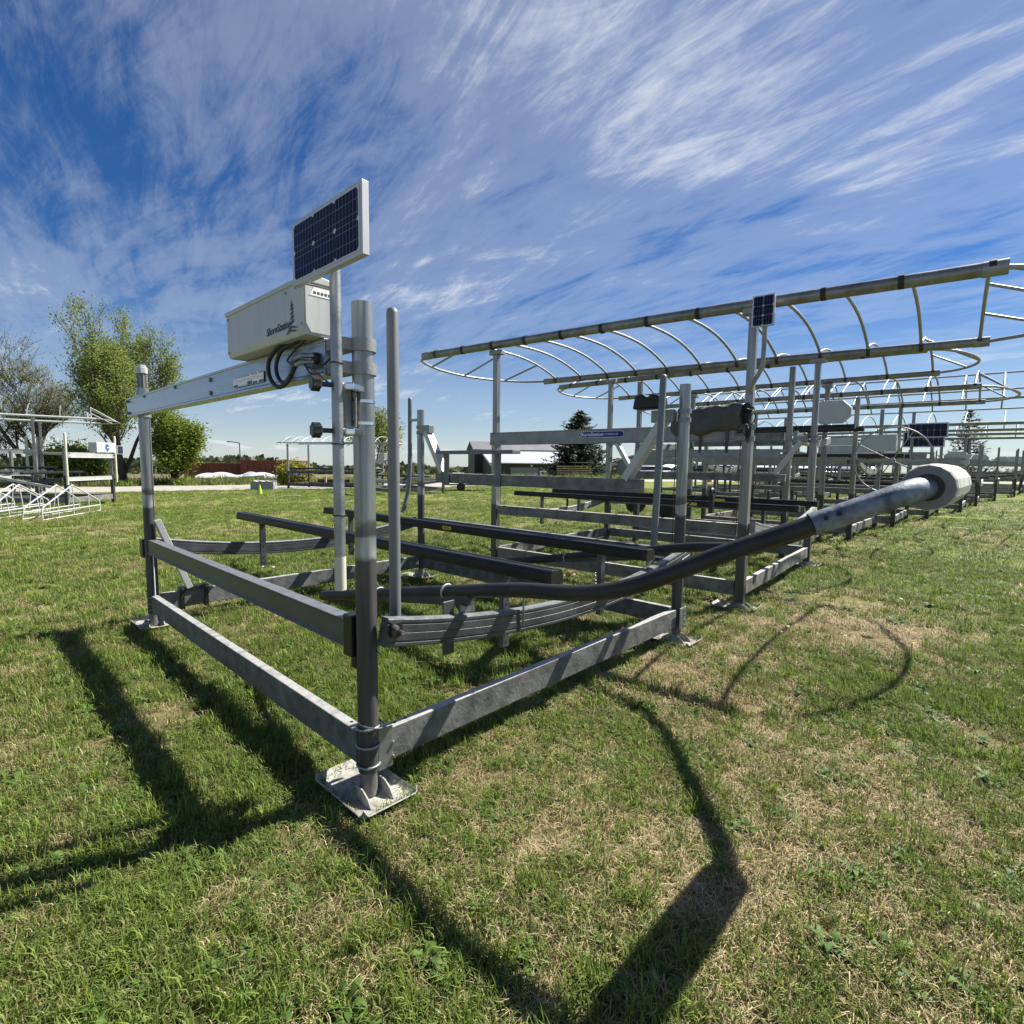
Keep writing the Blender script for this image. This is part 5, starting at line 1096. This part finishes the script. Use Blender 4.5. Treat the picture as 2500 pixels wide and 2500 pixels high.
# long pale shed roof behind the parked cars
shed = empty('open_shed', (34, 92, gz(34, 92)), -.15, 'long low shed with pale roof behind the parked cars', 'building')
MB().box(0, 22, 0, 6, 0, 2.6).build('wall', 'barn_dark', shed); MB().prism([(-.4, 2.6), (6.4, 2.6), (6.4, 2.8), (3, 3.6), (-.4, 2.8)], ((-.4, 0, 0), (0, 1, 0), (0, 0, 1)), 22.8).build('roof', 'roof_white', shed)
# bits in front of the hall
x_, y_ = ray_xy(1118, 78); wm_ = empty('wheeled_bin', (x_, y_, gz(x_, y_)), .2, 'pale grey machine box by the dark hall', 'machine')
MB().box(-.8, .6, -.6, .6, .1, 1.5).build('body', 'door_white', wm_, bevel=.04); MB().box(.6, .85, -.55, .55, .2, 1.35).build('end_panel', 'car_silver', wm_, bevel=.03)
x_, y_ = ray_xy(1305, 70); pl_ = empty('covered_pile', (x_, y_, gz(x_, y_)), 0, 'heap under blue tarpaulin beside the pine', 'pile'); 
hv = []; rr2 = random.Random(8)
for j in range(6):
    for i in range(9): hv.append((-1.6+.4*i, -.6+.24*j, max(0, .95*math.sin(math.pi*i/8)*math.sin(math.pi*j/5)+rr2.uniform(0, .18))))
MB().add(hv, [(j*9+i, j*9+i+1, (j+1)*9+i+1, (j+1)*9+i) for j in range(5) for i in range(8)]).build('sheet', 'blue_tarp', pl_, smooth=60)
MB().box(.6, 1.5, -.5, .4, .2, 1.35).build('crate', 'shrink_wrap', pl_, bevel=.03)
for i, (px_, hh) in enumerate(((1376, 1.7), (1418, 1.9))):
    x_, y_ = ray_xy(px_, 62); pr = empty('timber_rack', (x_, y_, gz(x_, y_)), .1, ('open slatted timber rack below the pine', 'slatted timber rack with little roof below the pine')[i], 'rack')
    for xx in (-.9, 0, .9): MB().box(xx-.05, xx+.05, -.5, -.4, 0, hh).build('post', 'wood_dark', pr)
    for k in range(6): MB().box(-1, 1, -.54, -.5, .2+k*.25, .32+k*.25).build('slat', 'wood_pale', pr)
    if i: MB().box(-1.2, 1.2, -.9, .4, hh, hh+.08).build('roof', 'alu', pr)
# flat trailer frame on the lawn edge
ft = empty('flat_trailer', (-2.4, 28.2, 0), .1, 'low flat trailer parked on the lawn edge', 'trailer')
MB().box(-1.15, 1.15, -.55, .55, .30, .38).build('deck', 'alu_stained', ft, bevel=.01); MB().bar((1.1, 0, .30), (2.2, 0, .28), .07, .07).build('tongue', 'rail_dark', ft)
for sy in (-.6, .6): MB().tube([(-.3, sy-.07, .22), (-.3, sy+.07, .22)], .22, 14).build('wheel', 'tyre', ft, smooth=40)
# boat trailer with raised tongue behind the second lift
bt = empty('boat_trailer', (2.9, 15.2, 0), math.radians(198), 'galvanized boat trailer tongue with winch post on the lawn', 'trailer')
MB().bar((0, 0, .42), (1.7, 0, .62), .09, .10).build('tongue', 'galvanized', bt, bevel=.005); MB().bar((-1.4, -.6, .40), (0, 0, .42), .07, .09).build('frame_rail', 'galvanized_dull', bt); MB().bar((-1.4, .6, .40), (0, 0, .42), .07, .09).build('frame_rail', 'galvanized_dull', bt)
MB().bar((1.0, 0, .55), (.9, 0, 1.05), .07, .07, (0, 1, 0)).build('winch_post', 'black_plastic', bt); MB().tube([(.9, -.08, 1.0), (.9, .08, 1.0)], .08, 12).build('winch', 'black_plastic', bt, smooth=40)
MB().tube([(1.45, 0, .6), (1.45, 0, .16)], .03, 10).build('jack', 'black_plastic', bt, smooth=40); MB().tube([(1.45, -.03, .09), (1.45, .03, .09)], .08, 12).build('jack_wheel', 'tyre', bt, smooth=40)
for sy in (-.85, .85): MB().tube([(-1.2, sy-.09, .30), (-1.2, sy+.09, .30)], .30, 18).build('wheel', 'tyre', bt, smooth=40)

# ------------------------------------------------------------------ parked cars
def make_car(m_):
    e = empty('parked_car'); sec = [(-2.15, .45, .85, .80), (-2.05, .35, .95, .86), (-1.2, .28, 1.0, .90), (0, .26, 1.0, .90), (1.3, .28, .96, .90), (2.0, .34, .84, .84), (2.18, .42, .70, .72)]
    v = []
    for q, z0, z1, w in sec: v += [(q, -w*.92, z0), (q, -w, (z0+z1)/2), (q, -w*.92, z1), (q, w*.92, z1), (q, w, (z0+z1)/2), (q, w*.92, z0)]
    fs = [(i*6+j, i*6+(j+1) % 6, (i+1)*6+(j+1) % 6, (i+1)*6+j) for i in range(6) for j in range(6)]+[(5, 4, 3, 2, 1, 0), tuple(36+j for j in range(6))]
    MB().add(v, fs).build('body', m_, e, bevel=.03, smooth=40)
    cv = []
    for q, z, w in ((-1.75, .95, .80), (-1.25, 1.42, .66), (.1, 1.48, .66), (1.05, .96, .80)): cv += [(q, -w, z), (q, w, z)]
    g = [(-1.75, -.80, .94), (1.05, -.80, .94), (.1, -.66, 1.42), (-1.25, -.66, 1.40), (-1.75, .80, .94), (1.05, .80, .94), (.1, .66, 1.42), (-1.25, .66, 1.40)]
    MB().add(g, [(0, 1, 2, 3), (7, 6, 5, 4), (1, 5, 6, 2), (0, 3, 7, 4), (3, 2, 6, 7)]).build('glasshouse', 'glass_dark', e, bevel=.03)
    MB().add([(-1.3, -.66, 1.41), (.15, -.66, 1.43), (.15, .66, 1.43), (-1.3, .66, 1.41), (-1.2, -.58, 1.49), (.05, -.58, 1.50), (.05, .58, 1.50), (-1.2, .58, 1.49)], [(0, 3, 2, 1), (4, 5, 6, 7), (0, 1, 5, 4), (1, 2, 6, 5), (2, 3, 7, 6), (3, 0, 4, 7)]).build('roof', m_, e, smooth=60)
    for q in (-1.35, 1.38):
        for s in (-.82, .82):
            w = MB().tube([(q, s-.1, .33), (q, s+.1, .33)], .33, 16).build('wheel', 'tyre', e, smooth=40); MB().tube([(q, s-.105, .33), (q, s+.105, .33)], .20, 12).build('rim', 'car_silver', w, smooth=40)
    for s in (-.62, .62): MB().box(2.10, 2.19, s-.16, s+.16, .58, .70).build('headlight', 'panel_frame', e, bevel=.02)
    return e
protos = {'white': make_car('car_white'), 'silver': make_car('car_silver'), 'dark': make_car('car_dark')}
used = set()
spots = [(1592, 60, 'white', .3), (1622, 62, 'silver', .2), (1655, 58, 'white', -2.8), (1700, 57, 'dark', .25), (1738, 60, 'white', .3), (1775, 56, 'white', .15), (1806, 58, 'silver', .3), (1862, 62, 'white', .2), (1930, 64, 'white', -2.9), (2010, 62, 'silver', .2)]
for px_, dp, c_, rz_ in spots:
    e = protos[c_] if c_ not in used else copy_tree(protos[c_]); used.add(c_); x_, y_ = ray_xy(px_, dp); e.location = (x_, y_, gz(x_, y_)); e.rotation_euler = (0, 0, rz_)
    tag(e, {'white': 'white saloon car parked beyond the road, seen between lift posts', 'silver': 'silver saloon car parked beyond the road, seen between lift posts', 'dark': 'dark blue saloon car parked beyond the road beside the cone'}[c_], 'car', 'cars parked beyond the road')
for i, (px_, dp) in enumerate(((1640, 72), (1720, 74), (1790, 70), (2060, 66))):
    x_, y_ = ray_xy(px_, dp); wrapped_boat(x_, y_, .4+.8*i, 'white wrapped boat on trailer behind the parked cars', 5.6, 'wrapped boats behind the cars')
# pale block on the verge
x_, y_ = ray_xy(1853, 46); B1 = MB().box(-.9, .9, -.35, .35, 0, .55).build('concrete_block', 'concrete', bevel=.02); B1.location = (x_, y_, gz(x_, y_)); tag(B1, 'pale concrete block on the verge behind the lift row', 'concrete block')

# ------------------------------------------------------------------ white gable trusses stored on the lawn, left
def truss():
    e = empty('gable_truss'); L_ = 2.6; T = lambda *q, r=.016: MB().tube(q, r, 8)
    T((0, 0, .03), (0, L_, .03)).build('bottom_chord', 'white_frame', e, smooth=60); T((0, .02, .19), (0, L_-.02, .19)).build('middle_chord', 'white_frame', e, smooth=60)
    for s in (0, 1):
        f = (lambda y: y) if s == 0 else (lambda y: L_-y)
        MB().tube(bez([(0, f(0), .02), (0, f(0), .22), (0, f(.05), .31), (0, f(.16), .37), (0, L_/2, .80 if s == 0 else .795)], 4), .017, 8).build('rafter', 'white_frame', e, smooth=60)
    for y in (L_*.25, L_*.5, L_*.78): T((0, y, .03), (0, y, .37+(1-abs(2*y/L_-1))*.43-.03), r=.012).build('web_post', 'white_frame', e, smooth=60)
    return e
tr0 = truss(); base = Vector((-11.0, 12.5, 0)); dirx = Vector((-.97, .05, 0))
for i in range(6):
    e = tr0 if i == 0 else copy_tree(tr0); p = base+dirx*(.62*i)+Vector((0, .10*(i % 2), 0)); e.location = (p.x, p.y, gz(p.x, p.y)); e.rotation_euler = (0, (.0, .16, -.1, .12, 0, .1)[i], math.radians(13)+.04*(i % 3))
    tag(e, 'white tube gable truss standing in the row on the lawn', 'truss', 'white gable trusses on the lawn')
